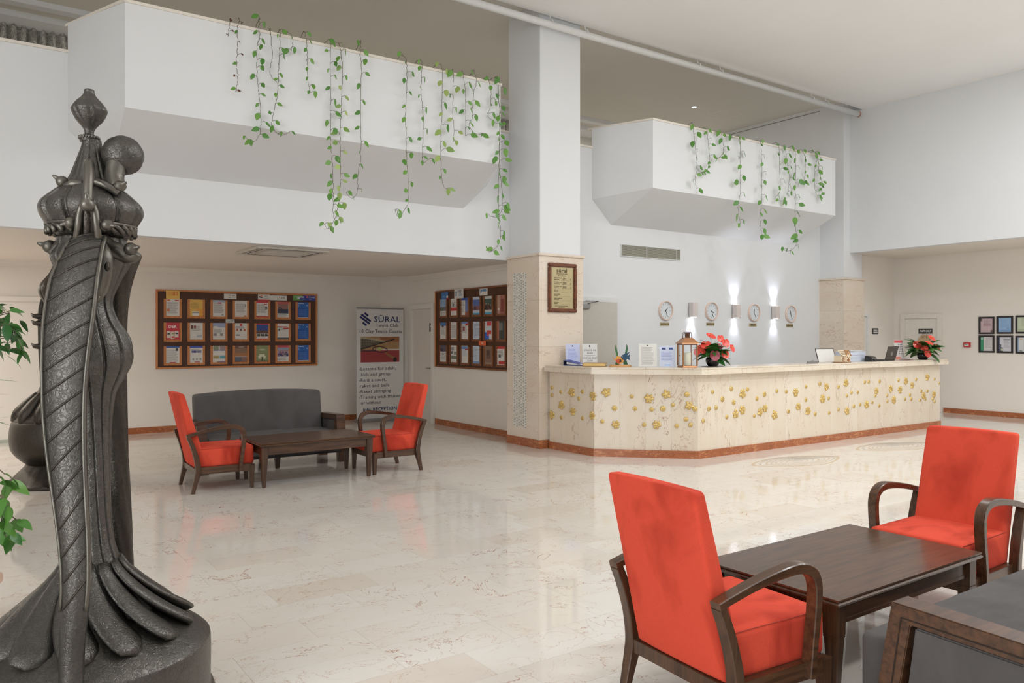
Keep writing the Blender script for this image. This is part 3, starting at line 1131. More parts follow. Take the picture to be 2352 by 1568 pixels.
# ================================================================== FURNITURE
def make_chair():
    root = thing('armchair', 'x', 'armchair')
    # seat cushion with a crowned top
    def crown(x, y, z):
        if z > .35:
            z += .014 * (1 - (y / .27) ** 2) * (1 - ((x - .03) / .32) ** 2)
            z += .0018 * math.sin(38 * x + 9 * y) * (x > .1)
        return (x, y, z)
    MB().rbox(-.255, .316, -.2695, .2695, .247, .445, .028, 10, fn=crown).build('seat', M['red'], root, smooth=True)
    def lean(x, y, z):
        k = (z - .24) / .77
        rear = -.262 + (-.438 + .262) * k
        th = .115 + (.062 - .115) * k
        u = (x + .5)                       # 0 rear .. 1 front
        bulge = .012 * (1 - (y / .27) ** 2) * math.sin(PI * min(1, max(0, k))) if u > .5 else .008 * (1 - (y / .27) ** 2) * -1
        return (rear + th * u + bulge, y, z + .006 * (1 - (y / .27) ** 2) * (k > .9))
    m = MB()
    tmp = MB().rbox(-.05, .05, -.2655, .2655, .243, 1.008, .022, 10)
    m.add([lean((x + .05) / .1 - .5, y, z) for x, y, z in tmp.v], tmp.f)
    m.build('backrest', M['red'], root, smooth=True)
    # seams along the cushion edges
    for y in (-.268, .268):
        MB().tube([(-.24, y * .985, .437), (.30, y * .985, .437)], .0022, 5).build('seam', paint((168, 56, 38), .8), root)
    def sec(a, b, c=.004):
        return [(-a + c, -b), (a - c, -b), (a, -b + c), (a, b - c), (a - c, b), (-a + c, b), (-a, b - c), (-a, -b + c)]

    def fine(P, y, sc):
        q = smooth_path([Vector((x, y, z)) for x, z in P], 5)
        k = smooth_path([Vector((v[0], v[1], 0)) for v in sc], 5)
        return q, [(v.x, v.y) for v in k]
    for s in (-1, 1):
        pts = [(-.305, 0), (-.285, .09), (-.262, .18), (-.255, .25), (-.272, .36), (-.308, .48), (-.348, .575)]
        q_, k_ = fine(pts, s * .306, [(.75, .75), (.9, .9), (1.15, 1), (1.2, 1), (1.05, 1), (.95, 1), (.85, 1)])
        MB().sweep(q_, sec(.022, .027), up=(0, 1, 0), scales=k_).build('leg', M['dwood_v'], root, smooth='auto')
        MB().taper((.288, s * .283, .017, .017, 0), (.284, s * .283, .028, .026, .25)).build('leg', M['dwood_v'], root, bevel=.003)
        arm = [(-.366, .583), (-.30, .600), (-.18, .628), (-.05, .650), (.05, .660), (.10, .658), (.145, .645), (.180, .618), (.197, .575), (.198, .52), (.190, .44), (.176, .34), (.160, .20)]
        q_, k_ = fine(arm, s * .308, [(.8, 1), (.85, 1), (.9, 1), (1, 1), (1.1, 1), (1.15, 1), (1.15, 1), (1.15, 1), (1.1, 1), (1.05, 1), (1, 1), (.95, 1), (.95, 1)])
        MB().sweep(q_, sec(.019, .027), up=(0, 1, 0), scales=k_).build('armrest', M['dwood'], root, smooth='auto')
        MB().box(-.25, .27, s * .283 - .02, s * .283 + .02, .185, .258).build('apron_rail', M['dwood'], root, bevel=.002)
    MB().box(.262, .30, -.262, .262, .185, .258).build('apron_rail', M['dwood_v'], root, bevel=.002)
    MB().box(-.275, -.24, -.286, .286, .185, .245).build('apron_rail', M['dwood_v'], root, bevel=.002)
    return root


def make_table():
    root = thing('coffee_table', 'x', 'table')
    L, W, zt = .65, .372, .47
    prof = MB()
    # moulded top: three stepped layers welded as one loft
    lay = [(0.0, .470), (0.0, .462), (-.006, .458), (.004, .450), (.0, .440), (-.014, .436)]
    vs, fs = [], []
    for d, z in lay:
        vs += [(-L - d, -W - d, z), (L + d, -W - d, z), (L + d, W + d, z), (-L - d, W + d, z)]
    n = len(lay)
    for j_ in range(n - 1):
        for i in range(4):
            fs.append((j_ * 4 + i, (j_ + 1) * 4 + i, (j_ + 1) * 4 + (i + 1) % 4, j_ * 4 + (i + 1) % 4))
    fs += [(0, 1, 2, 3), tuple(4 * (n - 1) + i for i in (3, 2, 1, 0))]
    MB().add(vs, fs).build('tabletop', M['dwood'], root)
    for sx in (-1, 1):
        for sy in (-1, 1):
            cx, cy = sx * (L - .055), sy * (W - .055)
            lg = MB().taper((cx, cy, .034, .034, .30), (cx, cy, .036, .036, .436)).build('leg', M['dwood_v'], root, bevel=.002)
            MB().taper((cx, cy, .017, .017, 0), (cx, cy, .031, .031, .292)).build('leg_taper', M['dwood_v'], lg, bevel=.002)
            MB().box(cx - .034, cx + .034, cy - .034, cy + .034, .289, .301).build('leg_collar', M['dwood_v'], lg, bevel=.003)
    for sy in (-1, 1):
        y = sy * (W - .05)
        r_ = MB().box(-L + .09, L - .09, y - .012, y + .012, .345, .436).build('apron_rail', M['dwood'], root)
        MB().box(-L + .09, L - .09, y - .015 if sy < 0 else y + .012, y - .012 if sy < 0 else y + .015, .345, .362).build('bead', M['dwood'], r_)
    for sx in (-1, 1):
        x = sx * (L - .05)
        r_ = MB().box(x - .012, x + .012, -W + .09, W - .09, .345, .436).build('apron_rail', M['dwood_v'], root)
        MB().box(x - .015 if sx < 0 else x + .012, x - .012 if sx < 0 else x + .015, -W + .09, W - .09, .345, .362).build('bead', M['dwood_v'], r_)
    return root


def make_sofa():
    root = thing('sofa', 'x', 'sofa')
    def puff(x, y, z):
        if z > .3:
            z += .02 * (1 - (x / .79) ** 2) * (1 - ((y + .15) / .4) ** 2)
            z += .004 * math.sin(11 * x + 60 * y + 3 * math.sin(5 * x)) * max(0, 1 - ((y + .2) / .38) ** 2)
        return (x, y, z)
    MB().rbox(-.785, .785, -.50, .20, .16, .395, .03, 26, fn=puff).build('seat', M['grey'], root, smooth=True)
    def bk(x, y, z):
        k = (z - .16) / .72
        return (x, y + .10 * k - .02 * (1 - (x / .8) ** 2) * math.sin(PI * k) * (y < .22), z + .035 * (1 - (x / .8) ** 2) * max(0, k - .4) * 1.6)
    MB().rbox(-.80, .80, .14, .32, .16, .875, .04, 14, fn=bk).build('backrest', M['grey'], root, smooth=True)
    for s in (-1, 1):
        x0, x1 = (.79, .905) if s > 0 else (-.905, -.79)
        U = [(-.40, 0), (-.30, .595), (.335, .572), (.37, 0), (.27, 0), (.245, .505), (-.228, .525), (-.315, 0)]
        fr = MB().prism(U, x0, x1, axis='x').build('arm_frame', M['dwood'], root, bevel=.004)
        xo = x1 if s > 0 else x0
        MB().prism([(-.262, .14), (-.215, .518), (.243, .50), (.256, .14)], min(xo, xo - s * .10) + .008, max(xo, xo - s * .10) - .008, axis='x').build('arm_panel', M['grey'], root, bevel=.006)
        # the mitred bead on the face of the frame
        MB().tube([(xo + s * .001, -.335, .02), (xo + s * .001, -.262, .545), (xo + s * .001, .29, .525)], .003, 5).build('frame_groove', paint((38, 28, 22), .5), fr)
        MB().taper((0, s * .32 - .08, .02, .02, 0), (0, s * .32 - .08, .032, .032, .14)).build('leg', M['dwood_v'], root, bevel=.003)
    MB().box(-.79, .79, -.47, .26, .135, .165).build('seat_base', M['black'], root)
    return root


ch = make_chair()
poses = [((2.205, 8.58, 0), -.02, 'orange-red armchair left of the far coffee table, its back to the statue'),
         ((4.15, 8.515, 0), PI + .006, 'orange-red armchair at the far seating group, in front of the white banner'),
         ((2.70, 2.235, 0), -.076, 'orange-red armchair in the foreground with its worn back towards the camera'),
         ((4.801, 2.348, 0), PI + .014, 'orange-red armchair at the right edge facing the near coffee table')]
for i, (loc, rz, lab) in enumerate(poses):
    o = ch if i == 0 else copy_tree(ch)
    o.location, o.rotation_euler = loc, (0, 0, rz)
    tag(o, lab, 'armchair', 'orange-red armchairs')
tb = make_table()
for i, (loc, rz, lab) in enumerate([((3.175, 8.50, 0), 0, 'dark wooden coffee table in front of the far grey sofa'),
                                    ((3.695, 2.285, 0), 0.0, 'dark wooden coffee table between the two foreground armchairs')]):
    o = tb if i == 0 else copy_tree(tb)
    o.location, o.rotation_euler = loc, (0, 0, rz)
    tag(o, lab, 'table', 'dark coffee tables')
sf = make_sofa()
for i, (loc, rz, lab) in enumerate([((3.10, 9.72, 0), 0, 'charcoal velvet sofa behind the far coffee table'),
                                    ((3.775, 1.285, 0), PI, 'charcoal velvet sofa cut off at the lower right corner of the picture')]):
    o = sf if i == 0 else copy_tree(sf)
    o.location, o.rotation_euler = loc, (0, 0, rz)
    tag(o, lab, 'sofa', 'charcoal velvet sofas')

# ================================================================== NOTICE BOARDS
WHT, INK, RED_, BLU = (226, 222, 216), (150, 148, 150), (204, 62, 60), (44, 100, 178)
NAVY, YEL, ORG, PNK = (40, 60, 120), (234, 190, 92), (226, 120, 60), (206, 62, 76)


def letter(*extra, head=None, n=10, col=INK):
    r = lines(.12, .88, .80, n, .06, col)
    if head:
        r = [(0, .84, 1, 1, head)] + r
    return (WHT, r + list(extra))


def photo(c1, c2, c3, z0=.3, z1=.9, seed=0):
    rp = random.Random(seed)
    r = [(.06, z0, .94, z1, c1), (.06, z0, .94, z0 + (z1 - z0) * .45, c2)]
    for _ in range(14):
        x, z = rp.uniform(.08, .82), rp.uniform(z0, z0 + (z1 - z0) * .6)
        r.append((x, z, x + rp.uniform(.05, .16), z + rp.uniform(.03, .10), rp.choice([c2, c3, (60, 56, 60), (190, 170, 150)])))
    return r


bluefly = ((46, 104, 184), [(0, 0, .62, .62, (38, 84, 166)), (0, .0, 1, .04, (214, 210, 210)), (.1, .9, .55, .93, (220, 226, 236)), (.1, .78, .16, .82, (220, 226, 236)), (.1, .70, .16, .73, (220, 226, 236)),
                           (.8, .76, .86, .83, (220, 226, 236))] + lines(.12, .8, .55, 9, .05, (84, 134, 204)))
B1 = [
    [(letter((.1, .88, .3, .97, ORG), (.62, .88, .9, .95, RED_), (.08, .28, .26, .42, (206, 120, 80)), n=12), 'white letter with a small orange emblem'),
     (((232, 188, 96), [(.5, 0, 1, .45, (236, 168, 70))] + lines(.1, .7, .8, 6, .06, (176, 140, 76)) + [(.22, .04, .7, .3, (236, 234, 228)), (.22, .2, .7, .23, (60, 60, 60))]), 'yellow-orange flyer with a white pad'),
     (letter((.0, .86, 1, 1, (176, 186, 204)), (.45, .8, .7, .86, RED_), (.72, .08, .86, .18, INK), n=10), 'white letter with a pale blue sky header'),
     (letter((.72, .02, .9, .1, (190, 120, 80)), (.8, .62, .86, .78, (120, 120, 120)), n=9), 'plain white letter with a brown corner mark'),
     (letter((0, .9, 1, 1, RED_), (0, 0, 1, .07, RED_), (.62, .78, .9, .84, (196, 70, 70)), (.72, .5, .9, .68, (110, 108, 112)), n=9), 'white flyer between red bands'),
     ((WHT, [(0, .86, 1, 1, (200, 96, 90))] + photo((150, 110, 100), (60, 66, 92), (60, 60, 60), .26, .86, 4) + lines(.1, .9, .2, 3, .06, INK)), 'flyer with a red header and a dark group photo'),
     (bluefly, 'bright blue flyer')],
    [((PNK, [(.1, .1, .36, .5, (226, 216, 206)), (.38, .04, .64, .48, (226, 216, 206)), (.66, .14, .92, .5, (226, 216, 206)), (.14, .3, .3, .4, (70, 60, 70)), (.42, .32, .6, .38, (150, 150, 90)), (.7, .32, .86, .4, (70, 70, 80)), (.44, .1, .6, .2, RED_)]), 'red flyer with large white letters'),
     (letter((.08, .64, .24, .86, (120, 74, 66)), (.3, .66, .46, .84, (150, 96, 80)), (.5, .14, .9, .3, (186, 190, 196)), n=5), 'white letter with two small portraits'),
     ((WHT, [(0, .74, 1, 1, (164, 172, 206)), (.1, .74, .4, .8, WHT)] + lines(.1, .8, .62, 4, .06, INK) + [(.1, .22, .34, .38, INK), (.58, .22, .8, .38, INK)]), 'white flyer with a lilac sky header'),
     (letter((.44, .82, .6, .96, RED_), (.14, .52, .3, .66, (190, 110, 80)), (.42, .52, .58, .66, (110, 90, 84)), (.7, .52, .86, .66, (190, 110, 80)), (.14, .22, .44, .32, INK), n=3), 'white letter with three portraits in a row'),
     ((WHT, [(0, .92, 1, 1, RED_), (0, .38, 1, .92, (60, 84, 150)), (0, .36, 1, .56, (110, 84, 80)), (.08, .2, .32, .34, (60, 60, 66)), (.38, .2, .62, .34, (60, 60, 66)), (.68, .2, .92, .34, (60, 60, 66)), (0, 0, 1, .06, RED_)]), 'flyer with a blue evening city photo'),
     (letter((0, .78, .8, .82, RED_), (.5, .64, .98, .74, RED_), (.1, .54, .22, .66, (90, 88, 90)), (0, 0, 1, .12, (100, 98, 100)), n=4), 'white flyer with a thin red sweep'),
     (bluefly, 'bright blue flyer')],
    [(letter((0, .9, 1, 1, (60, 96, 168)), (.72, .72, .86, .88, (50, 54, 80)), (.3, .02, .72, .07, RED_), n=13), 'white letter with a blue band and a red signature'),
     (letter((0, .88, 1, 1, (80, 96, 186)), (.16, .6, .5, .72, (86, 84, 150)), (.56, .6, .86, .72, (120, 118, 160)), (.2, .16, .34, .28, INK), (.46, .16, .6, .28, INK), (.72, .16, .86, .28, INK), (.36, .03, .76, .08, PNK), n=3), 'white letter with a violet-blue band'),
     ((WHT, [(.08, .76, .48, .98, (136, 150, 120)), (.56, .76, .96, .98, (156, 140, 140)), (.08, .70, .48, .74, (90, 110, 160)), (.56, .70, .96, .74, (90, 110, 160)), (.08, .24, .5, .42, (180, 160, 110)), (.56, .24, .96, .42, (110, 170, 180)), (.36, 0, 1, .05, (90, 90, 130))]), 'white flyer with four small landscape photos'),
     (((120, 84, 74), [(.3, .9, .7, .93, (226, 216, 206)), (.02, .36, .98, .84, (142, 112, 90)), (.02, .36, .98, .56, (176, 120, 78)), (.02, .06, .48, .32, (96, 104, 120)), (.52, .06, .98, .32, (140, 110, 100)), (.02, .32, .98, .34, (226, 216, 206))]), 'brown flyer with a crowd photo'),
     (((142, 150, 108), [(.3, .76, .72, .79, (222, 222, 200)), (.34, .7, .66, .73, (222, 222, 200)), (.2, .2, .78, .36, (222, 222, 190)), (.28, .36, .7, .46, (222, 222, 190)), (.46, .04, .54, .3, (64, 58, 46)), (0, 0, 1, .06, (64, 58, 46)), (.34, .24, .66, .27, (90, 86, 66))]), 'sage green flyer with a pale tree'),
     ((WHT, [(0, .86, 1, 1, (206, 90, 96)), (0, .66, 1, .86, (150, 160, 180))] + photo((170, 140, 150), (70, 66, 110), (180, 90, 90), .3, .72, 8) + lines(.1, .9, .24, 3, .07, INK)), 'flyer with a red header and a mountain photo'),
     (bluefly, 'bright blue flyer')]]
sky1 = ((150, 176, 206), [(0, .0, 1, .3, WHT), (0, .3, 1, .55, (120, 118, 120)), (0, .3, .6, .45, (90, 96, 80))] + lines(.1, .9, .22, 3, .07, INK))
B2 = [
    [(sky1, 'flyer with a blue sky and hills'), (letter((0, .28, 1, .46, RED_), (.3, .55, .5, .7, (90, 88, 90)), n=7), 'white letter with a red block'),
     ((WHT, [(0, .86, 1, 1, (60, 90, 170)), (.55, .2, 1, .86, (110, 130, 180)), (.55, 0, 1, .2, (150, 90, 80))] + lines(.06, .5, .78, 9, .07, INK)), 'white and blue programme sheet'),
     (((196, 204, 220), [(0, .25, 1, .85, (96, 116, 176)), (0, .25, 1, .5, (140, 96, 104)), (.2, .3, .5, .45, (70, 50, 56)), (0, 0, 1, .1, (90, 170, 210))]), 'flyer with a blue and mauve harbour photo'),
     (((206, 206, 200), [(0, .25, 1, .85, (70, 96, 84))] + photo((70, 96, 84), (60, 50, 50), (190, 90, 70), .25, .8, 12) + [(0, 0, 1, .12, (90, 180, 214))]), 'flyer with a dark rafting photo'),
     (((170, 110, 96), [(0, 0, .4, 1, (186, 150, 132)), (.5, .1, .9, .8, (140, 70, 62)), (.1, .2, .3, .3, (226, 216, 206))]), 'reddish flyer cut by the column')],
    [(letter((0, .8, 1, 1, (70, 120, 180)), (.3, .72, .6, .84, (90, 84, 80)), n=9), 'white letter with a blue photo header'), (letter(n=12), 'plain white typed letter'),
     (letter((0, .86, 1, 1, (120, 150, 200)), (.6, .8, 1, .9, RED_), (.2, .5, .5, .72, (150, 70, 66)), n=8), 'white letter with a red speaker mark'),
     (((204, 214, 228), lines(.1, .9, .85, 11, .07, (150, 158, 176))), 'pale blue typed sheet'),
     (((206, 214, 224), [(0, .6, .5, 1, (206, 210, 216)), (.3, .75, .9, .98, (214, 76, 80)), (0, .0, .6, .4, (60, 110, 200)), (.3, .2, .9, .5, (214, 70, 66)), (.6, .1, 1, .3, (226, 226, 226))]), 'colourful red and blue children flyer'),
     (((170, 120, 100), [(.25, .0, 1, 1, (70, 74, 72)), (.25, .5, .7, .9, (120, 124, 120)), (0, .1, .2, .9, (190, 110, 90))]), 'dark flyer cut by the column')],
    [((WHT, [(0, .62, 1, 1, (96, 90, 104)), (0, .62, .5, .8, (60, 60, 70))] + lines(.1, .9, .52, 6, .07, INK)), 'white sheet under a dark photo'),
     ((WHT, [(.05, .7, .5, .9, INK), (.05, .5, .4, .66, (100, 110, 104)), (.5, .46, .95, .64, (150, 156, 150)), (.05, .2, .95, .4, (120, 130, 110))]), 'white sheet of small grey photos'),
     (letter((0, .8, 1, .96, (120, 160, 210)), (.5, .74, 1, .82, RED_), n=7, col=(170, 186, 206)), 'pale letter with a light blue header'),
     (((206, 216, 230), lines(.1, .9, .9, 9, .08, (160, 170, 186)) + [(.1, 0, 1, .14, (130, 160, 206))]), 'pale blue sheet with a wavy foot'),
     (((140, 110, 92), [(.2, .3, .8, .8, (112, 84, 70)), (.3, .5, .6, .74, (84, 62, 54)), (0, 0, 1, .1, (160, 140, 120))]), 'brown portrait flyer'),
     (letter((0, .86, 1, 1, RED_), (.2, .4, .5, .56, (90, 90, 90)), (.2, .04, 1, .22, RED_), n=6), 'white and red flyer cut by the column')]]


def holder_mesh(wd, ht, mat, b=.036, d=.014):
    U = [(0, 0), (wd, 0), (wd, ht), (wd - b, ht), (wd - b, b), (b, b), (b, ht), (0, ht)]
    return MB().prism(U, -d, 0, axis='y').mesh('paper_holder', mat)


def notice_board(label, loc, rz, W, Ht, xs, zs, hw, hh, sheets, hmat, where, paper_w):
    root = thing('notice_board', label, 'notice board', loc, rz)
    MB().box(0, W, -.018, 0, 0, Ht).build('backing', M['bwood'], root)
    b_ = .028
    for x0, x1, z0, z1 in ((0, W, -b_, 0), (0, W, Ht, Ht + b_), (-b_, 0, -b_, Ht + b_), (W, W + b_, -b_, Ht + b_)):
        MB().box(x0, x1, -.035, 0, z0, z1).build('frame_rail', hmat if x1 - x0 > .1 else M['owood'], root, bevel=.002)
    hm = holder_mesh(hw, hh, hmat)
    back = MB().box(.02, hw - .02, -.004, 0, .02, hh - .01).mesh('holder_back', paint((96, 68, 46), .6))
    rp = random.Random(int(W * 100))
    R = Matrix.Rotation(rz, 3, 'Z')
    for r, z in enumerate(zs):
        for c, x in enumerate(xs):
            h_ = link('paper_holder', hm, root, (x, -.018, z))
            link('holder_back', back, h_, (0, 0, 0))
            if r < len(sheets) and c < len(sheets[r]):
                (bg, rects), desc = sheets[r][c]
                me = sheet_mesh('flyer', paper_w, hh - .035, bg, rects)
                lp = Vector((x + (hw - paper_w) / 2 + rp.uniform(-.006, .006), -.0265, z + .034))
                o = link('flyer', me, None, Vector(loc) + R @ lp, (0, 0, rz))
                o.rotation_euler = (0, 0, rz)
                if desc.startswith('red flyer with large'):
                    text_part(o, 'DER', paper_w / 2, .195, .068, paint((240, 232, 226), .5), 'CENTER', y=-.0012, bold=.0015)
                tag(o, '%s, %s row, %s, %s' % (desc, ('top', 'middle', 'bottom')[r], ORD[c], where), 'flyer', 'flyers on the ' + where)
    return root


nb1 = notice_board('wide brown notice board with twenty-one paper pockets above the sofa', (2.62, YB, 1.075), 0, 2.70, 1.255, [2.712 + .3712 * i - 2.62 for i in range(7)],
                   [1.886 - 1.075, 1.494 - 1.075, 1.102 - 1.075], .281, .32, B1, M['owood'], 'wide board', .222)
nb2 = notice_board('brown notice board on the alcove side wall, partly behind the column', (XA, 12.29, 1.065), -PI / 2, 2.50, 1.305, [12.29 - 12.168 + .3635 * i for i in range(6)],
                   [1.910 - 1.065, 1.500 - 1.065, 1.097 - 1.065], .283, .33, B2, M['swood'], 'side board', .215)


def card(loc, rz, W, H_, bg, rects, label, texts=(), cat='sign', name='sign_card'):
    me = sheet_mesh(name, W, H_, bg, rects, th=.003)
    if texts:
        root = thing(name, label, cat, loc, rz)
        link('card', me, root, (0, 0, 0))
        for s, x, z, size, col, al in texts:
            text_part(root, s, x * W, z * H_, size, paint(col, .5), al, y=-.0012)
    else:
        root = tag(link(name, me, None, loc, (0, 0, rz)), label, cat)
        root.rotation_euler = (0, 0, rz)
    return root


yb = YB - .0225
card((2.744, yb - .02, 2.205), 0, .212, .138, (236, 192, 96), [(.50, .42, .56, .8, ORG), (.6, .42, .66, .85, ORG), (.70, .42, .76, .88, ORG), (.80, .42, .86, .88, ORG)],
     'yellow card with orange stripes at the top left of the wide notice board', [('FUN', .14, .64, .042, ORG, 'LEFT'), ('SUN', .14, .40, .042, ORG, 'LEFT')])
card((3.678, yb, 2.23), 0, .212, .09, WHT, [(.35, .66, .55, .78, INK), (.65, .6, .9, .72, INK), (.35, .2, .55, .32, INK), (.62, .22, .9, .26, INK)], 'small white card at the top middle of the wide notice board')
card((3.704, yb - .016, 1.815), 0, .15, .066, (206, 204, 198), [(.2, .3, .8, .42, INK), (.5, .55, .9, .7, INK)], 'small grey card between the first and second row of the wide notice board')
card((4.261, yb, 2.215), 0, .209, .112, WHT, [(0, 0, 1, .16, RED_), (.1, .5, .2, .72, (60, 60, 66)), (.16, .42, .4, .54, (60, 60, 66)), (.22, .62, .36, .82, ORG)], 'white card with an orange emblem and red foot on the wide notice board',
     [('LMX', .52, .62, .032, (40, 40, 46), 'LEFT'), ('Touristik', .46, .34, .022, (40, 40, 46), 'LEFT')])
card((4.472, yb, 2.228), 0, .311, .086, (226, 224, 218), [(.44, .1, .47, .9, (170, 166, 160)), (.54, .5, .58, .75, (190, 90, 60))], 'white card lettered IHS on the wide notice board', [('IHS', .64, .32, .05, (60, 60, 66), 'LEFT')])
card((4.887, yb, 2.236), 0, .428, .106, (64, 70, 158), [(0, 0, .44, 1, (110, 166, 88)), (.2, .2, .5, .7, (210, 222, 226)), (.32, .05, .58, .5, (60, 78, 170)), (.6, .5, .68, .8, (230, 120, 100))],
     'green and violet-blue card at the top right of the wide notice board', [('Odeon', .04, .5, .034, (210, 226, 200), 'LEFT'), ('Coral', .70, .46, .05, (226, 230, 244), 'LEFT'), ('Coral', .37, .2, .024, (226, 230, 244), 'LEFT'), ('TRAVEL', .70, .2, .018, (210, 214, 240), 'LEFT')])
xb = XA - .0225
card((xb, 12.10, 2.235), -PI / 2, .235, .13, (62, 120, 184), [(.75, .0, 1, .5, (226, 226, 226)), (.75, 0, 1, .22, RED_), (.2, .3, .5, .5, (110, 160, 210))], 'blue card at the top left of the side-wall notice board')
card((xb - .02, 11.62, 2.235), -PI / 2, .30, .16, WHT, [(.14, .3, .3, .76, (60, 130, 170)), (.18, .4, .26, .6, WHT)], 'white card with a blue emblem lettered TEZ', [('TEZ', .36, .52, .075, NAVY, 'LEFT'), ('TOUR', .42, .26, .045, (70, 130, 170), 'LEFT')])
card((xb, 10.84, 2.255), -PI / 2, .235, .135, WHT, [(.1, .45, .3, .75, (70, 120, 170)), (.1, .3, .2, .45, (70, 120, 170)), (.34, .5, .86, .78, (90, 140, 180))], 'white card with pale blue lettering on the side-wall notice board')
card((xb - .012, 10.845, 1.435), -PI / 2, .21, .075, (232, 110, 64), [], 'small orange tag below the middle row of the side-wall notice board', [('6m', .3, .3, .055, (240, 226, 216), 'LEFT')])

# ================================================================== BANNER
ban = thing('roll_up_banner', 'white roll-up tennis club banner standing in the alcove corner', 'banner', (5.90, 13.33, 0))
BW = 0.955
BX = lambda a: (a - 155) / 467 * BW
BZ = lambda b: 2.10 - (b - 300) / 1090 * 2.05
DK, NV = (84, 84, 88), (38, 44, 96)
MB().box(-.02, BW + .02, -.09, .09, 0, .06).build('base_cassette', M['metalgrey'], ban, bevel=.012)
MB().box(-.005, BW + .005, -.012, .012, 2.09, 2.115).build('top_rail', M['metalgrey'], ban, bevel=.004)
# printed picture: net, court, racket
pw, pz0, pz1 = (BX(195), BX(580)), BZ(832), BZ(578)
def bn(x, z):
    return (pw[0] + (pw[1] - pw[0]) * x) / BW, (pz0 + (pz1 - pz0) * z - .05) / 2.05
def rc(x0, z0, x1, z1, c):
    a, b_ = bn(x0, z0), bn(x1, z1)
    return (a[0], a[1], b_[0], b_[1], c)
rects = [rc(0, 0, 1, 1, (156, 62, 64)), rc(0, .48, 1, 1, (168, 132, 92)), rc(.7, .48, 1, .52, (212, 200, 190)), rc(0, .42, .4, .46, (60, 54, 56)), rc(.4, .46, 1, .52, (206, 196, 186)), rc(.5, .8, 1, 1, (150, 98, 62))]
for i in range(14):     # the net drops to the right
    x0, x1 = i / 16, (i + 1) / 16
    zt_, zb_ = .99 - .015 * i, .50 + .028 * i
    rects.append(rc(x0, zb_, x1, zt_, (92, 84, 72)))
    rects.append(rc(x0, max(zb_, zt_ - .06), x1, zt_, (176, 160, 130)))
    rects.append(rc(x0, zb_, x1, zb_ + .05, (48, 42, 44)))
    rects.append(rc(x0 + .02, zb_ + .05, x0 + .026, zt_ - .06, (150, 138, 112)))
rects += [rc(0, .70, .5, .71, (150, 138, 112)), rc(0, .80, .6, .81, (150, 138, 112))]
link('banner_sheet', sheet_mesh('banner_sheet', BW, 2.05, (216, 214, 210), rects), ban, (0, 0, .05))
def bp(x, z, y=-.003):
    return (pw[0] + (pw[1] - pw[0]) * x, y, pz0 + (pz1 - pz0) * z)
rk = [bp(.49 + .19 * math.cos(a), .50 + .11 * math.sin(a) - .03 * math.cos(a)) for a in [2 * PI * i / 30 for i in range(31)]]
MB().tube(rk, .008, 5, up=(0, 1, 0)).build('racket_hoop_print', paint((70, 46, 52), .5), ban)
MB().sweep([bp(.60, .40), bp(.72, .27), bp(.92, .10)], [(-.02, -.001), (.02, -.001), (.02, .001), (-.02, .001)], up=(0, 1, 0), scales=[.4, 1.1, 1.5]).build('racket_grip_print', paint((150, 104, 66), .5), ban)
MB().add([bp(.885 + .05 * math.cos(2 * PI * i / 16), .10 + .09 * math.sin(2 * PI * i / 16), -.0045) for i in range(16)], [tuple(range(16))[::-1]]).build('grip_end_print', paint((46, 36, 36), .5), ban)
MB().add([bp(.48 + .055 * math.cos(2 * PI * i / 16), .52 + .075 * math.sin(2 * PI * i / 16), -.0115) for i in range(16)], [tuple(range(16))[::-1]]).build('ball_print', paint((176, 184, 110), .5), ban)
# emblem: slanted bars
for (x0, z0, x1, z1, wd) in ((232, 346, 268, 374, 0), (200, 360, 292, 428, 0), (190, 384, 282, 452, 0), (214, 440, 250, 468, 0)):
    a, b_ = Vector((BX(x0), -.003, BZ(z0))), Vector((BX(x1), -.003, BZ(z1)))
    MB().sweep([a, b_], [(-.0185, -.0008), (.0185, -.0008), (.0185, .0008), (-.0185, .0008)], up=(0, 1, 0)).build('emblem_bar', paint(NV, .5), ban)
inkD, inkN = paint(DK, .6), paint(NV, .6)
def btext(s, x, base, size, mat, bold=0.0, width=None):
    me = text_mesh(s, size, mat, 'LEFT', bold)
    o = link('lettering', me, ban, (BX(x), -.002, BZ(base)), (PI / 2, 0, 0))
    if width:
        wd = max(v.co.x for v in me.vertices) - min(v.co.x for v in me.vertices)
        o.scale.x = (BX(x + width) - BX(x)) / wd
btext('S\u00dcRAL', 322, 432, .150, inkN, .001, 265)
btext('Tennis Club', 343, 482, .088, inkD, .0006, 225)
btext('10 Clay Tennis Courts', 178, 540, .088, inkD, .001, 418)
for s, x, z, wd in (('-Lessons for adult,', 176, 908, 368), ('kids and group', 196, 964, 288), ('-Rent a court,', 176, 1020, 268), ('raket and balls', 186, 1076, 290),
                    ('-Raket stringing', 176, 1132, 315), ('-Training with trainer', 176, 1188, 413), ('or without', 196, 1243, 196)):
    btext(s, x, z, .088, inkD, .0004, wd)
btext('Info: RECEPTION', 216, 1312, .092, inkN, .0012, 335)

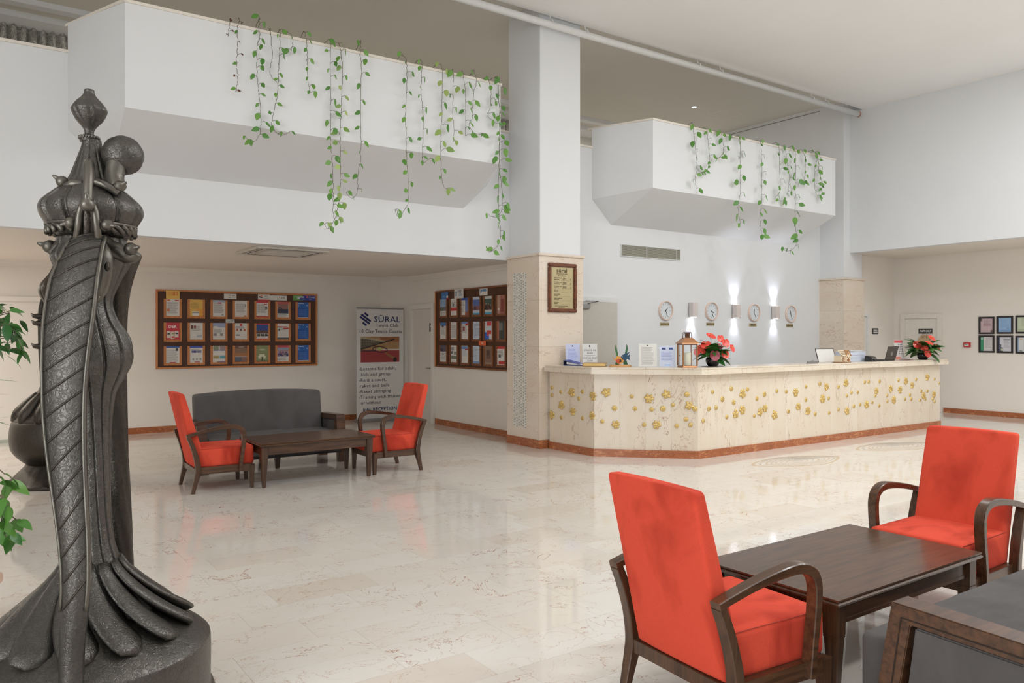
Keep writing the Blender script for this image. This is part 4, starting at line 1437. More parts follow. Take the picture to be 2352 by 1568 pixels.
# ================================================================== PRICE BOARD ON THE COLUMN
pb = thing('price_board', 'brass room-rate plaque in a carved wooden frame on the column', 'plaque', (6.79, 8.77, 1.93))
PW, PH = .525, .705
MB().box(.03, PW - .03, -.012, 0, .03, PH - .03).build('brass_plate', M['brass'], pb)
for nm, x0, x1, z0, z1 in (('frame_rail', 0, PW, 0, .055), ('frame_rail', 0, PW, PH - .055, PH), ('frame_rail', 0, .055, .055, PH - .055), ('frame_rail', PW - .055, PW, .055, PH - .055)):
    MB().box(x0, x1, -.035, 0, z0, z1).build(nm, M['fwood'], pb, bevel=.010)
for sx, sz in ((.03, .03), (PW - .03, .03), (.03, PH - .03), (PW - .03, PH - .03)):
    MB().sphere((sx, -.034, sz), .022, .010, .022, 12).build('corner_rosette', M['fwood'], pb, smooth=True)
ink = paint((70, 58, 36), .5)
pz = lambda b: PH * (1 - (b - 150) / 1270)
px_ = lambda a: PW * (a - 165) / 725
text_part(pb, 's\u00fcral', px_(515), pz(385), .085, ink, 'CENTER', y=-.013, bold=.001, sx=1.15)
text_part(pb, 'ODA F\u0130YATLARI', px_(515), pz(437), .026, ink, 'CENTER', y=-.013)
text_part(pb, 'Room Rates', px_(515), pz(487), .026, ink, 'CENTER', y=-.013)
for k, (n1, z) in enumerate((('172', 580), ('230', 690), ('310', 795))):
    text_part(pb, n1, px_(530), pz(z), .046, ink, 'LEFT', y=-.013, bold=.0006)
    text_part(pb, '\u20ac', px_(728), pz(z), .034, ink, 'LEFT', y=-.013)
    text_part(pb, ('B\u0130R K\u0130\u015e\u0130L\u0130K ODA', '\u0130K\u0130 K\u0130\u015e\u0130L\u0130K ODA', '\u00dc\u00c7 K\u0130\u015e\u0130L\u0130K ODA')[k], px_(318), pz(z - 36), .0195, ink, 'LEFT', y=-.013, sx=.85)
    text_part(pb, ('Single Room', 'Double Room', 'Triple Room')[k], px_(318), pz(z), .0195, ink, 'LEFT', y=-.013, sx=.9)
for k, (a, b_, z) in enumerate((('S\u00dc\u0130T ODA', 'Suit Room', 890), ('\u0130LAVE YATAK', 'Extra Bed', 995), ('YARIM PANS\u0130YON', 'Half Pension', 1100), ('KAHVALTI', 'Breakfast', 1205))):
    text_part(pb, a, px_(312), pz(z - 30), .0195, ink, 'LEFT', y=-.013, sx=.9)
    text_part(pb, b_, px_(312), pz(z), .0195, ink, 'LEFT', y=-.013, sx=.9)
for z in (597, 700, 803, 905, 1010, 1112, 1215):
    MB().box(px_(515), px_(752), -.0125, -.011, pz(z) - .001, pz(z) + .001).build('rule_line', ink, pb)
text_part(pb, 'KDV F\u0130YATLARA DAH\u0130LD\u0130R', px_(505), pz(1268), .018, ink, 'CENTER', y=-.013)
text_part(pb, 'Prices incl. VAT', px_(505), pz(1300), .018, ink, 'CENTER', y=-.013)

# ================================================================== RECEPTION WALL: vent, clocks, lamps
gv = thing('air_grille', 'long louvred air grille high on the reception wall', 'vent', (8.925, YS, 2.915))
GW, GH = 1.44, .205
MB().box(.01, GW - .01, -.006, 0, .01, GH - .01).build('grille_back', paint((92, 92, 84), .7), gv)
for x0, x1, z0, z1 in ((0, GW, 0, .012), (0, GW, GH - .012, GH), (0, .014, .012, GH - .012), (GW - .014, GW, .012, GH - .012), (.60, .608, .012, GH - .012), (1.33, 1.338, .012, GH - .012)):
    MB().box(x0, x1, -.02, 0, z0, z1).build('grille_frame', M['plast'], gv)
for k in range(12):
    z = .018 + k * .0148
    MB().hexa([(.014, -.020, z), (GW - .014, -.020, z), (GW - .014, -.004, z + .005), (.014, -.004, z + .005), (.014, -.020, z + .004), (GW - .014, -.020, z + .004), (GW - .014, -.004, z + .009), (.014, -.004, z + .009)]).build('slat', paint((226, 222, 204), .5), gv)

clock_face = paint((222, 228, 232), .3)
handm = paint((64, 66, 72), .4)
cities = [('ANTALYA', 9.99, 2.03, 1.45, 5.3), ('MOSCOW', 11.18, 2.04, 3.8, 5.2), ('BERLIN', 12.39, 2.035, 12.4, 4.9), ('LONDON', 13.54, 2.03, 11.4, 5.3)]
for city, x, z, hr, mn in cities:
    ck = thing('wall_clock', 'round rose-rimmed wall clock above the %s plate' % city, 'clock', (x, YS, z), 0, 'four city clocks on the reception wall')
    ck.scale = (1.14, 1, 1.14)
    ring = MB()
    prof = [(.131, -.004), (.134, -.040), (.140, -.046), (.146, -.040), (.147, 0.0)]
    n = 48
    vs = [(r * math.cos(2 * PI * i / n), y, r * math.sin(2 * PI * i / n)) for r, y in prof for i in range(n)]
    fs = [(j_ * n + i, (j_ + 1) * n + i, (j_ + 1) * n + (i + 1) % n, j_ * n + (i + 1) % n) for j_ in range(4) for i in range(n)]
    ring.add(vs, fs).build('rim', M['rose'], ck, smooth=True)
    MB().add([(.135 * math.cos(2 * PI * i / n), -.012, .135 * math.sin(2 * PI * i / n)) for i in range(n)], [tuple(range(n))]).build('dial', clock_face, ck)
    for k in range(12):
        a = PI / 2 - k * PI / 6
        c_, s_ = math.cos(a), math.sin(a)
        r0 = .088
        MB().add([(r0 * c_ - .0022 * s_, -.0135, r0 * s_ + .0022 * c_), (r0 * c_ + .0022 * s_, -.0135, r0 * s_ - .0022 * c_), (.116 * c_ + .0022 * s_, -.0135, .116 * s_ - .0022 * c_), (.116 * c_ - .0022 * s_, -.0135, .116 * s_ + .0022 * c_)], [(0, 1, 2, 3)]).build('hour_mark', handm, ck)
    for nm, ang, L_, wd in (('hour_hand', hr / 12, .06, .005), ('minute_hand', mn / 12, .095, .0035)):
        a = PI / 2 - ang * 2 * PI
        MB().tube([(-.015 * math.cos(a), -.018, -.015 * math.sin(a)), (L_ * math.cos(a), -.018, L_ * math.sin(a))], wd, 5, up=(0, 1, 0)).build(nm, handm, ck)
    pl = thing('city_plate', 'small brass plate lettered %s below its clock' % city, 'plaque', (x - .02, YS, z - .235), 0, 'brass city plates')
    MB().box(-.11, .11, -.008, 0, -.03, .03).build('plate', M['brass'], pl, bevel=.003)
    text_part(pl, city, 0, -.014, .042, paint((58, 48, 32), .5), 'CENTER', y=-.009, bold=.0012)


def spot(name, loc, rx, energy, parent, size=1.25, col=(0.80, 0.84, 1.0)):
    l = bpy.data.lights.new(name, 'SPOT')
    l.energy = energy
    l.spot_size = size
    l.spot_blend = 1.0
    l.shadow_soft_size = 0.02
    l.color = col
    o = bpy.data.objects.new(name, l)
    COL.objects.link(o)
    o.parent = parent
    o.location = loc
    o.rotation_euler = (rx, 0, 0)
    return o


for k, (x, z0, z1, up_) in enumerate(((10.64, 1.927, 2.183, False), (11.82, 1.925, 2.175, True), (13.0, 1.922, 2.172, True))):
    sc_ = thing('wall_lamp', ('box-shaped wall lamp shining only downwards, between the first two clocks', 'box-shaped up-and-down wall lamp between the second and third clocks', 'box-shaped up-and-down wall lamp between the third and fourth clocks')[k], 'wall lamp', (x, YS, (z0 + z1) / 2), 0, 'brushed box wall lamps')
    h = (z1 - z0) / 2
    MB().prism([(-.065, -.11), (.065, -.11), (.065, -.015), (-.065, -.015)], -h, h).build('housing', M['lampmetal'], sc_, bevel=.003)
    MB().box(-.04, .04, -.016, 0, -h * .6, h * .6).build('mounting', M['metalgrey'], sc_)
    em = emit('lamp_lens_%d' % k, (245, 248, 255), 12)
    MB().add([(-.05, -.095, -h - .001), (.05, -.095, -h - .001), (.05, -.03, -h - .001), (-.05, -.03, -h - .001)], [(3, 2, 1, 0)]).build('lens', em, sc_)
    spot('lamp_beam', (0, -.06, -h - .01), 0.22, 13, sc_)
    if up_:
        MB().add([(-.05, -.095, h + .001), (.05, -.095, h + .001), (.05, -.03, h + .001), (-.05, -.03, h + .001)], [(0, 1, 2, 3)]).build('lens', em, sc_)
        spot('lamp_beam', (0, -.06, h + .01), PI - 0.16, 22, sc_)

# ceiling cassette of the air conditioner
ac = thing('ceiling_air_conditioner', 'square white air-conditioning cassette in the alcove ceiling', 'air conditioner', (3.47, 10.22, ZC))
A_ = .48
MB().prism([(-A_, -A_), (A_, -A_), (A_, A_), (-A_, A_)], -.03, 0).build('cassette_panel', paint((214, 208, 198), .45), ac, bevel=.012)
MB().box(-.29, .29, -.29, .29, -.036, -.03).build('intake_panel', paint((200, 193, 182), .5), ac, bevel=.002)
for k in range(16):
    MB().box(-.26, .26, -.255 + k * .034, -.243 + k * .034, -.040, -.036).build('slat', paint((214, 208, 198), .5), ac)
for k in range(4):
    o = MB().box(-.33, .33, -.43, -.365, -.0325, -.029).build('air_slot', paint((58, 54, 50), .7), ac, (0, 0, 0), (0, 0, k * PI / 2))
    MB().hexa([(-.33, -.428, -.034), (.33, -.428, -.034), (.33, -.385, -.031), (-.33, -.385, -.031), (-.33, -.428, -.036), (.33, -.428, -.036), (.33, -.385, -.033), (-.33, -.385, -.033)][::-1]).build('flap', paint((206, 200, 190), .5), o)

# ================================================================== RIGHT WALL: certificates, alarm, signs
CERT = [((200, 176, 180), [(.0, .8, .16, 1, (110, 90, 84)), (.82, 0, 1, .18, (120, 96, 90)), (.25, .45, .85, .65, (176, 146, 150))] + lines(.25, .85, .86, 5, .05, (166, 140, 146)), 'pink certificate'),
        ((150, 184, 220), [(.1, .1, .9, .16, (120, 156, 206)), (.65, .2, .82, .3, (110, 150, 190))] + lines(.15, .85, .86, 8, .07, (128, 164, 206)), 'pale blue certificate'),
        ((198, 206, 178), [(.05, .1, .9, .14, (160, 170, 130)), (.7, .2, .85, .26, (120, 136, 140))] + lines(.3, .9, .9, 6, .09, (170, 180, 150)), 'pale green certificate'),
        ((214, 210, 208), [(0, 0, .26, 1, (60, 150, 110)), (.05, .8, .22, .95, (170, 200, 180))] + lines(.36, .9, .9, 8, .09, (176, 174, 176)), 'white certificate with a green band'),
        ((210, 210, 216), [(0, 0, .12, 1, (90, 96, 120)), (.12, 0, .22, .5, (60, 66, 84)), (.22, 0, .36, .28, (60, 66, 84)), (.2, .04, .4, .2, (190, 196, 170)), (.4, .8, .9, .84, (90, 92, 110))] + lines(.42, .9, .7, 6, .08, (176, 176, 186)), 'white certificate with a dark curved corner'),
        ((212, 214, 212), [(0, 0, .08, 1, (130, 160, 190)), (.15, .04, .36, .09, (50, 54, 62)), (.2, .85, .35, .9, (220, 150, 120))] + lines(.45, .9, .9, 8, .1, (180, 182, 184)), 'white certificate with a pale blue edge')]
ys = [(7.405, 7.10), (7.075, 6.765), (6.735, 6.42)]
for r in range(2):
    for c in range(3):
        bg, rects, desc = CERT[r * 3 + c]
        y0, y1 = ys[c]
        z0, z1 = ((1.625, 1.972), (1.257, 1.602))[r]
        dz = .006 * c if r == 0 else -.004 * c
        W_, H__ = y0 - y1 - .012, z1 - z0
        fr = thing('framed_certificate', 'black-framed %s, %s row, %s from left' % (desc, ('upper', 'lower')[r], ORD[c]), 'picture frame', (16.68, y0, z0 + dz), -PI / 2, 'framed certificates on the right wall')
        b_ = .034
        for x0, x1, a0, a1 in ((0, W_, 0, b_), (0, W_, H__ - b_, H__), (0, b_, b_, H__ - b_), (W_ - b_, W_, b_, H__ - b_)):
            MB().box(x0, x1, -.022, 0, a0, a1).build('frame_rail', paint((42, 34, 34), .35), fr, bevel=.003)
        link('document', sheet_mesh('document', W_ - 2 * b_ + .004, H__ - 2 * b_ + .004, bg, rects), fr, (b_ - .002, -.008, b_ - .002))
fa = thing('fire_alarm', 'small red fire alarm call point on the right wall', 'alarm', (16.68, 7.62, 1.41), -PI / 2)
MB().box(-.065, .065, -.05, 0, -.05, .05).build('alarm_box', paint((196, 60, 62), .4), fa, bevel=.006)
MB().box(-.04, .04, -.054, -.05, -.022, .022).build('press_glass', paint((226, 220, 214), .3), fa)
MB().box(-.025, .025, -.0555, -.054, -.004, .004).build('press_mark', paint((80, 70, 70), .5), fa)


def plate_sign(loc, rz, W_, H__, label, txt=None, bars=()):
    s = thing('door_sign', label, 'sign', loc, rz)
    MB().box(-W_ / 2 - .012, W_ / 2 + .012, -.008, 0, -H__ / 2 - .012, H__ / 2 + .012).build('sign_border', paint((120, 116, 110), .4, .4), s, bevel=.002)
    MB().box(-W_ / 2, W_ / 2, -.011, -.008, -H__ / 2, H__ / 2).build('sign_plate', paint((34, 33, 34), .35), s)
    if txt:
        text_part(s, txt, 0, -H__ * .24, H__ * .72, paint((226, 224, 220), .5), 'CENTER', y=-.012, bold=.002, sx=W_ * .92 / (len(txt) * H__ * .72 * .60))
    for x0, x1, z in bars:
        MB().box(W_ * x0, W_ * x1, -.0125, -.011, z - .011, z + .011).build('sign_line', paint((214, 212, 206), .5), s)
    return s


plate_sign((16.665, 8.46, 1.69), -PI / 2, .27, .085, 'black STAFF ONLY sign on the white door behind the counter', 'STAFF ONLY')
plate_sign((15.92, 9.15, 1.69), 0, .22, .105, 'small black two-line sign on the wall beside the far column', None, ((-.36, .32, .02), (-.38, .36, -.022)))
plate_sign((XA - .012, 12.47, 1.745), -PI / 2, .13, .14, 'small black sign on the alcove door beside the notice board', None, ((-.3, .3, .02), (-.1, .4, -.025)))
# woven hanger on the staff door
hg = thing('door_hanger', 'beige wooden hanger on the staff door under its sign', 'door hanger', (16.655, 8.47, 1.56), -PI / 2)
MB().prism([(-.15, -.2), (.15, -.2), (.17, -.1), (.10, .02), (.05, .06), (-.05, .06), (-.10, .02), (-.17, -.1)], -.012, 0, axis='y').build('hanger_board', paint((196, 168, 132), .6), hg)
text_part(hg, 'ATE', -.06, -.02, .07, paint((90, 70, 50), .6), y=-.0135)

# ================================================================== THINGS ON THE COUNTER
Z0 = ZT + .0005


def stand_sign(name, loc, rz, W_, H__, bg, rects, label, texts=(), tilt=0.12):
    """sheet in a clear leaning acrylic stand"""
    root = thing(name, label, 'sign', loc, rz)
    o = MB().box(-W_ / 2 - .006, W_ / 2 + .006, .002, .006, .0, H__ + .01).build('acrylic_plate', M['acrylic'], root, (0, 0, .004), (-tilt, 0, 0))
    MB().box(-W_ / 2 - .006, W_ / 2 + .006, -.01, .07, 0, .005).build('acrylic_foot', M['acrylic'], root)
    s = link('printed_sheet', sheet_mesh('printed_sheet', W_, H__, bg, rects), root, (-W_ / 2, 0, .008), (-tilt, 0, 0))
    for tx, x, z, size, col in texts:
        text_part(s, tx, x * W_, z * H__, size, paint(col, .5), 'CENTER', y=-.001)
    return root


FACE = -.72          # stands on the left end look out over the corner of the counter
stand_sign('sign_stand', (7.12, 8.60, Z0), -.55, .20, .29, (206, 212, 240), lines(.15, .85, .75, 9, .06, (160, 174, 226)) + [(.44, .88, .54, .94, (60, 60, 90))], 'pale blue printed sheet in a stand behind the ring binder')
stand_sign('sign_stand', (7.305, 8.445, Z0), -.55, .21, .29, (228, 226, 222), [(.14, .44, .86, .455, (120, 120, 120)), (.45, .86, .55, .95, (70, 70, 76))],
           'white check-in and check-out times sign in a stand', [('CHECK IN', .5, .66, .036, (110, 110, 114)), ('14:00', .5, .52, .036, (110, 110, 114)), ('CHECK OUT', .5, .28, .036, (110, 110, 114)), ('12:00', .5, .14, .036, (110, 110, 114))])
# lever-arch binder lying open
bd = thing('ring_binder', 'open blue ring binder lying at the left end of the counter', 'binder', (7.06, 8.44, Z0), -1.05)
MB().box(-.155, .155, -.13, .13, 0, .004).build('cover', paint((60, 70, 140), .5), bd, bevel=.001)
MB().hexa([(-.155, -.13, .004), (-.149, -.13, .004), (-.149, .13, .004), (-.155, .13, .004), (-.155, -.13, .075), (-.149, -.13, .075), (-.149, .13, .075), (-.155, .13, .075)]).build('spine', paint((70, 76, 104), .5), bd)
MB().hexa([(-.149, -.128, .070), (.10, -.128, .012), (.10, .128, .012), (-.149, .128, .070), (-.149, -.128, .075), (.10, -.128, .016), (.10, .128, .016), (-.149, .128, .075)]).build('upper_cover', paint((66, 74, 146), .5), bd)
MB().hexa([(-.11, -.12, .020), (.15, -.12, .005), (.15, .12, .005), (-.11, .12, .020), (-.11, -.12, .052), (.15, -.12, .010), (.15, .12, .010), (-.11, .12, .052)]).build('paper_stack', paint((226, 226, 230), .6), bd)
MB().tube([(-.156, 0.01 * math.cos(a), .04 + .01 * math.sin(a)) for a in [i * PI / 6 for i in range(13)]], .002, 5, up=(1, 0, 0)).build('finger_ring', M['metalgrey'], bd)
bk_ = thing('guest_book', 'thick gold-edged guest book lying on the counter', 'book', (7.09, 8.09, Z0), -.85)
MB().box(-.15, .15, -.11, .11, .006, .042).build('page_block', paint((206, 172, 106), .35, .3), bk_, bevel=.002)
MB().box(-.155, .158, -.116, .116, 0, .006).build('cover', paint((150, 116, 66), .5), bk_, bevel=.002)
MB().box(-.155, .158, -.116, .116, .042, .048).build('cover', paint((166, 132, 82), .5), bk_, bevel=.002)
MB().box(-.157, -.148, -.116, .116, .003, .046).build('spine', paint((150, 116, 66), .5), bk_, bevel=.002)

# wooden fish figurine
fg = thing('fish_figurine', 'painted wooden figurine of an orange and a blue fish with seaweed', 'figurine', (7.26, 7.77, Z0), -.72)
MB().lathe([(0, 0), (1, 0), (1, .018), (.9, .026), (0, .026)], 28, cap=False, fn=lambda r, z, a: r * (.135 if abs(math.cos(a)) > 2 else 1) * .15).build('base', paint((214, 166, 112), .5), fg, smooth=False)
fg.children[0].scale = (1, .42, 1)


def flat_fig(name, pts, th, mat, parent, loc, rz=0, bevel=.004):
    return MB().prism(pts, -th / 2, th / 2, axis='y').build(name, mat, parent, loc, (0, 0, rz), bevel=bevel)


def weed(h, s):
    L_ = []
    R_ = []
    for k in range(11):
        t_ = k / 10
        c_ = .014 * math.sin(t_ * 5.5) * s
        wd = .026 * (1 - t_) ** .6 * (.75 + .3 * math.sin(t_ * 9 + 1)) + .002
        L_.append((c_ - wd, t_ * h)); R_.append((c_ + wd, t_ * h))
    return L_ + R_[::-1]


flat_fig('seaweed', weed(.28, 1), .014, paint((62, 116, 62), .5), fg, (-.045, .01, .02))
flat_fig('seaweed', weed(.285, -1), .014, paint((56, 110, 70), .5), fg, (.075, .01, .02))
fish = [(-.085, .045), (-.06, .0), (-.03, -.005), (-.02, -.045), (.02, -.052), (.055, -.03), (.075, 0), (.055, .03), (.02, .055), (-.03, .06), (-.035, .03), (-.055, .012), (-.085, .055)]
o = flat_fig('fish', fish, .018, paint((230, 160, 70), .45), fg, (-.02, -.015, .085))
flat_fig('fish_marking', [(-.03, -.03), (.0, -.045), (.03, -.02), (.02, .01), (-.01, .025), (-.04, .0)], .022, paint((196, 84, 46), .45), o, (0, 0, 0), 0, .002)
flat_fig('fish_marking', [(-.005, -.03), (.025, -.02), (.018, .012), (.0, .02)], .025, paint((34, 34, 38), .45), o, (0.012, 0, 0), 0, .002)
blue = [(-.07, 0), (-.045, .03), (-.01, .05), (.06, .075), (.03, .04), (.022, .02), (.06, .045), (.05, .0), (.06, -.045), (.022, -.015), (.0, -.05), (-.04, -.035)]
o = flat_fig('fish', blue, .018, paint((26, 74, 104), .4), fg, (.07, -.015, .125))
MB().sphere((-.045, -.010, .008), .006, .004, .006, 10).build('fish_eye', paint((226, 220, 200), .4), o)
# notices in the middle of the corner section
stand_sign('sign_stand', (7.44, 7.43, Z0), -PI / 4 + .1, .235, .30, (226, 224, 218), [(.44, .92, .52, .96, (70, 70, 76))] + lines(.14, .86, .86, 17, .048, (172, 170, 168)), 'white typed notice in a clear stand left of the lantern')
stand_sign('sign_stand', (7.62, 7.25, Z0), -PI / 4 + .1, .20, .275, (204, 210, 230), [(.14, .82, .40, .92, (60, 72, 130)), (.62, .82, .86, .92, (60, 84, 150)), (.3, .06, .7, .1, (130, 176, 226))] + lines(.1, .9, .72, 8, .055, (150, 160, 206)),
           'bluish printed notice in a clear stand next to the lantern')

# lantern with candle
ln = thing('lantern', 'copper lantern with glass panes on the counter corner', 'lantern', (7.835, 7.10, Z0), -.45)
ln.scale = (1.13, 1.13, 1.13)
s_ = .085
MB().taper((0, 0, .092, .092, 0), (0, 0, .084, .084, .02)).build('base', M['copper'], ln, bevel=.003)
for sx in (-1, 1):
    for sy in (-1, 1):
        MB().box(sx * s_ - .007, sx * s_ + .007, sy * s_ - .007, sy * s_ + .007, .02, .275).build('corner_post', M['copper'], ln)
for k in range(4):
    a = k * PI / 2
    MB().box(-s_ + .007, s_ - .007, -s_ - .001, -s_ + .001, .022, .268).build('glass_pane', M['glass'], ln, (0, 0, 0), (0, 0, a))
    MB().box(-s_, s_, -s_ - .006, -s_ + .006, .262, .278).build('top_rail', paint((120, 74, 50), .35, .6), ln, (0, 0, 0), (0, 0, a))
MB().taper((0, 0, .108, .108, .278), (0, 0, .104, .104, .284)).build('eave', M['copper'], ln)
MB().taper((0, 0, .104, .104, .284), (0, 0, .045, .045, .345)).build('roof', M['copper'], ln)
MB().lathe([(.028, .345), (.028, .39), (.034, .392), (.034, .40)], 12).build('chimney', paint((100, 66, 46), .35, .6), ln, smooth=False)
MB().tube([(-.055, 0, .335), (-.052, 0, .40), (-.04, 0, .41), (.04, 0, .41), (.052, 0, .40), (.055, 0, .335)], .004, 6, up=(0, 1, 0)).build('handle', paint((110, 74, 52), .35, .6), ln)
MB().box(-s_ - .03, -s_ - .024, -.06, -.054, .03, .27).build('door_bar', paint((120, 84, 60), .35, .6), ln)
MB().sphere((-s_ - .03, -.062, .14), .008, n=10).build('door_knob', paint((90, 60, 44), .35, .6), ln, smooth=True)
cn = thing('candle', 'thick ivory pillar candle inside the lantern', 'candle', (7.835, 7.10, Z0 + .024), 0)
MB().lathe([(0.0, 0), (.046, 0), (.047, .005), (.047, .165), (.043, .17), (0, .166)], 24, cap=False).build('wax_body', paint((228, 222, 196), .5), cn, smooth=True)
MB().tube([(0, 0, .166), (.002, 0, .178)], .0015, 5).build('wick', paint((60, 54, 48), .8), cn)


# ---- flower arrangements
def leaf_blade(L_, W_, fold=.25, curl=.3, n=8, name='leaf', mat=None):
    m = MB()
    vs = []
    for i in range(n + 1):
        t_ = i / n
        wd = W_ * math.sin(PI * min(.999, t_ ** .75)) ** .85 * .5 + .0006
        x = L_ * t_
        z = -curl * L_ * t_ * t_
        vs += [(x, -wd, z + fold * wd), (x, 0, z), (x, wd, z + fold * wd)]
    fs = []
    for i in range(n):
        fs += [(3 * i, 3 * i + 3, 3 * i + 4, 3 * i + 1), (3 * i + 1, 3 * i + 4, 3 * i + 5, 3 * i + 2)]
    return m.add(vs, fs).mesh(name, mat or M['leafdark'], smooth=True)


def spathe_mesh(mat):
    m = MB()
    n = 28
    vs = [(0, 0, 0)]
    for q in (.5, 1.0):
        for i in range(n):
            a = 2 * PI * i / n
            r = .5 * (1 - .55 * math.cos(a) * .0) * (1 + .25 * math.cos(a)) * (1 - .45 * math.exp(-((abs(a - PI)) / .45) ** 2))
            vs.append((q * r * math.cos(a) * 1.1, q * r * math.sin(a), .10 * q * q * (1 - .6 * math.cos(a))))
    fs = [(0, 1 + i, 1 + (i + 1) % n) for i in range(n)] + [(1 + i, 1 + n + i, 1 + n + (i + 1) % n, 1 + (i + 1) % n) for i in range(n)]
    return m.add(vs, fs).mesh('flower', mat, smooth=True)


LB = [leaf_blade(.25, .115), leaf_blade(.22, .085, .3, .5), leaf_blade(.27, .15, .2, .35)]
SPM = {'r': spathe_mesh(M['anth']), 'p': spathe_mesh(M['anthp'])}
SPX = MB().tube([(-.08, 0, .02), (.0, 0, .12), (.10, 0, .34)], .045, 6, rs=[.9, 1, .5]).mesh('spadix', M['spadix'], smooth=True)


def basis(fwd, roll=0.0):
    f = Vector(fwd).normalized()
    s = Vector((0, 0, 1)).cross(f)
    if s.length < 1e-3:
        s = Vector((0, 1, 0))
    s.normalize()
    u = f.cross(s)
    return Matrix((f, s, u)).transposed() @ Matrix.Rotation(roll, 3, 'X')


def bouquet(loc, label, flowers, seed, k=1.0):
    """flowers: (dx right, dz up, dy towards camera, size, kind, tiltx, tilty) in metres as seen from the lobby"""
    root = thing('flower_arrangement', label, 'flowers', loc, 0)
    r_ = random.Random(seed)
    MB().lathe([(0.0, 0), (.06, 0), (.085, .03), (.095, .07), (.09, .105), (.075, .115), (.06, .10), (0, .095)], 28, cap=False).build('bowl', M['blackgloss'], root, smooth=True)
    right = Vector((CN, -SN, 0)); toward = Vector((-SN, -CN, 0))
    for i in range(46):
        a = 2 * PI * i / 46 * 3.0 + r_.uniform(-.25, .25)
        el = (r_.uniform(-.30, .30) if i % 3 == 0 else r_.uniform(.15, 1.2))
        d = right * math.cos(a) + toward * math.sin(a) + Vector((0, 0, el))
        o = link('leaf', LB[i % 3], root, Vector((0, 0, .11)) + d.normalized() * .03 * k + Vector((0, 0, r_.uniform(0, .10))))
        o.rotation_euler = basis(d, r_.uniform(-.5, .5)).to_euler()
        q = r_.uniform(.8, 1.05) * k
        o.scale = (q, q, q)
    for dx, dz, dy, sz, kind, tx, ty in flowers:
        pos = right * dx + toward * dy + Vector((0, 0, dz))
        nrm = (toward * ty + right * tx + Vector((0, 0, 1))).normalized()      # direction the spathe looks to
        xa = (Vector((0, 0, -1)) + right * tx * .2 + toward * .3)
        xa = (xa - nrm * xa.dot(nrm)).normalized()
        ya = nrm.cross(xa)
        o = link('flower', SPM[kind], root, pos)
        o.rotation_euler = Matrix((xa, ya, nrm)).transposed().to_euler()
        o.scale = (sz, sz, sz)
        link('spadix', SPX, o, (0, 0, 0))
        MB().tube([(0, 0, .10), (pos.x * .4, pos.y * .4, .10 + (dz - .1) * .55), tuple(pos)], .003, 5).build('flower_stem', paint((84, 120, 60), .5), root)
    return root


PX = 10.4 / F_PX        # metres per photograph pixel around the corner bouquet
C0 = (1633, 836)
fl1 = []
for x, y, kind, tx, ty, dy, sz in ((1627, 765, 'r', .3, .5, 0, .135), (1652, 770, 'r', .6, 2.5, -.03, .10), (1663, 780, 'r', .9, 2.2, -.02, .12), (1676, 792, 'r', 1.6, 1.6, .02, .11), (1614, 785, 'r', -.4, .9, .07, .13),
                                   (1603, 792, 'r', -.9, 1.0, .05, .10), (1594, 801, 'r', -1.2, 1.6, .08, .10), (1605, 800, 'r', .4, 1.0, .08, .09), (1645, 788, 'p', .6, 1.2, .07, .09), (1632, 808, 'p', 0, 3.5, .13, .135), (1656, 806, 'r', .4, 2.2, .12, .11)):
    fl1.append(((x - C0[0]) * PX, (C0[1] - y) * PX, dy, sz, kind, tx, ty))
bouquet((8.36, 7.12, Z0 + .0045), 'anthurium arrangement in a black bowl next to the lantern', fl1, 3)
PX2 = 13.6 / F_PX
C2 = (2136, 823)
fl2 = []
for x, y, kind, tx, ty, dy, sz in ((2154, 773, 'r', .4, .7, 0, .14), (2116, 787, 'r', -.6, 1.6, .10, .13), (2142, 785, 'r', .2, .6, .10, .13), (2127, 795, 'r', -.2, .9, .16, .13), (2165, 793, 'r', .9, 1.2, .04, .12), (2132, 807, 'r', .2, 2.6, .20, .12)):
    fl2.append(((x - C2[0]) * PX2, (C2[1] - y) * PX2, dy, sz, kind, tx, ty))
bouquet((13.70, 7.0, Z0), 'anthurium arrangement at the far right end of the counter', fl2, 8, 1.25)
tr_ = tag(MB().prism([(-.16, -.05), (.16, -.05), (.16, .07), (-.16, .07)], 0, .004).build('dark_tray', M['black'], None, (8.38, 7.13, Z0), (0, 0, 0)), 'thin black tray under the corner flower arrangement', 'tray')

# plaque, tilted panel, wooden house, paper tray, card terminal, laptop, posters
pq = thing('name_plaque', 'small grey desk plaque left of the wooden house', 'plaque', (10.50, 7.02, Z0), 0)
MB().prism([(-.13, 0), (.13, 0), (.13, .032), (.05, .036), (0, .046), (-.05, .036), (-.13, .032)], -.006, .006, axis='y').build('plaque_plate', M['metalgrey'], pq, bevel=.002)
MB().box(-.12, .12, .006, .04, 0, .005).build('plaque_foot', M['metalgrey'], pq)
wb_ = thing('tilted_panel', 'white panel with a thin black edge leaning behind the wooden house', 'panel', (11.16, 7.20, Z0 + .002), -.12)
MB().box(-.20, .20, -.003, .003, 0, .215).build('panel', paint((226, 224, 220), .4), wb_, (0, 0, 0), (-.3, 0, 0))
for x0, x1, z0, z1 in ((-.205, -.198, 0, .218), (.198, .205, 0, .218), (-.205, .205, .213, .219)):
    MB().box(x0, x1, -.006, .005, z0, z1).build('panel_edge', M['black'], wb_, (0, 0, 0), (-.3, 0, 0))
hs = thing('wooden_house', 'small fretwork wooden model house on the counter', 'model house', (11.20, 6.98, Z0), .12)
hs.scale = (.88, .88, .88)
lw, cut = paint((226, 208, 180), .6), paint((150, 96, 52), .6)
MB().box(-.17, .17, -.09, .09, 0, .012).build('base', paint((150, 108, 70), .6), hs)
MB().box(-.15, .15, -.07, .07, .012, .125).build('house_wall', lw, hs)
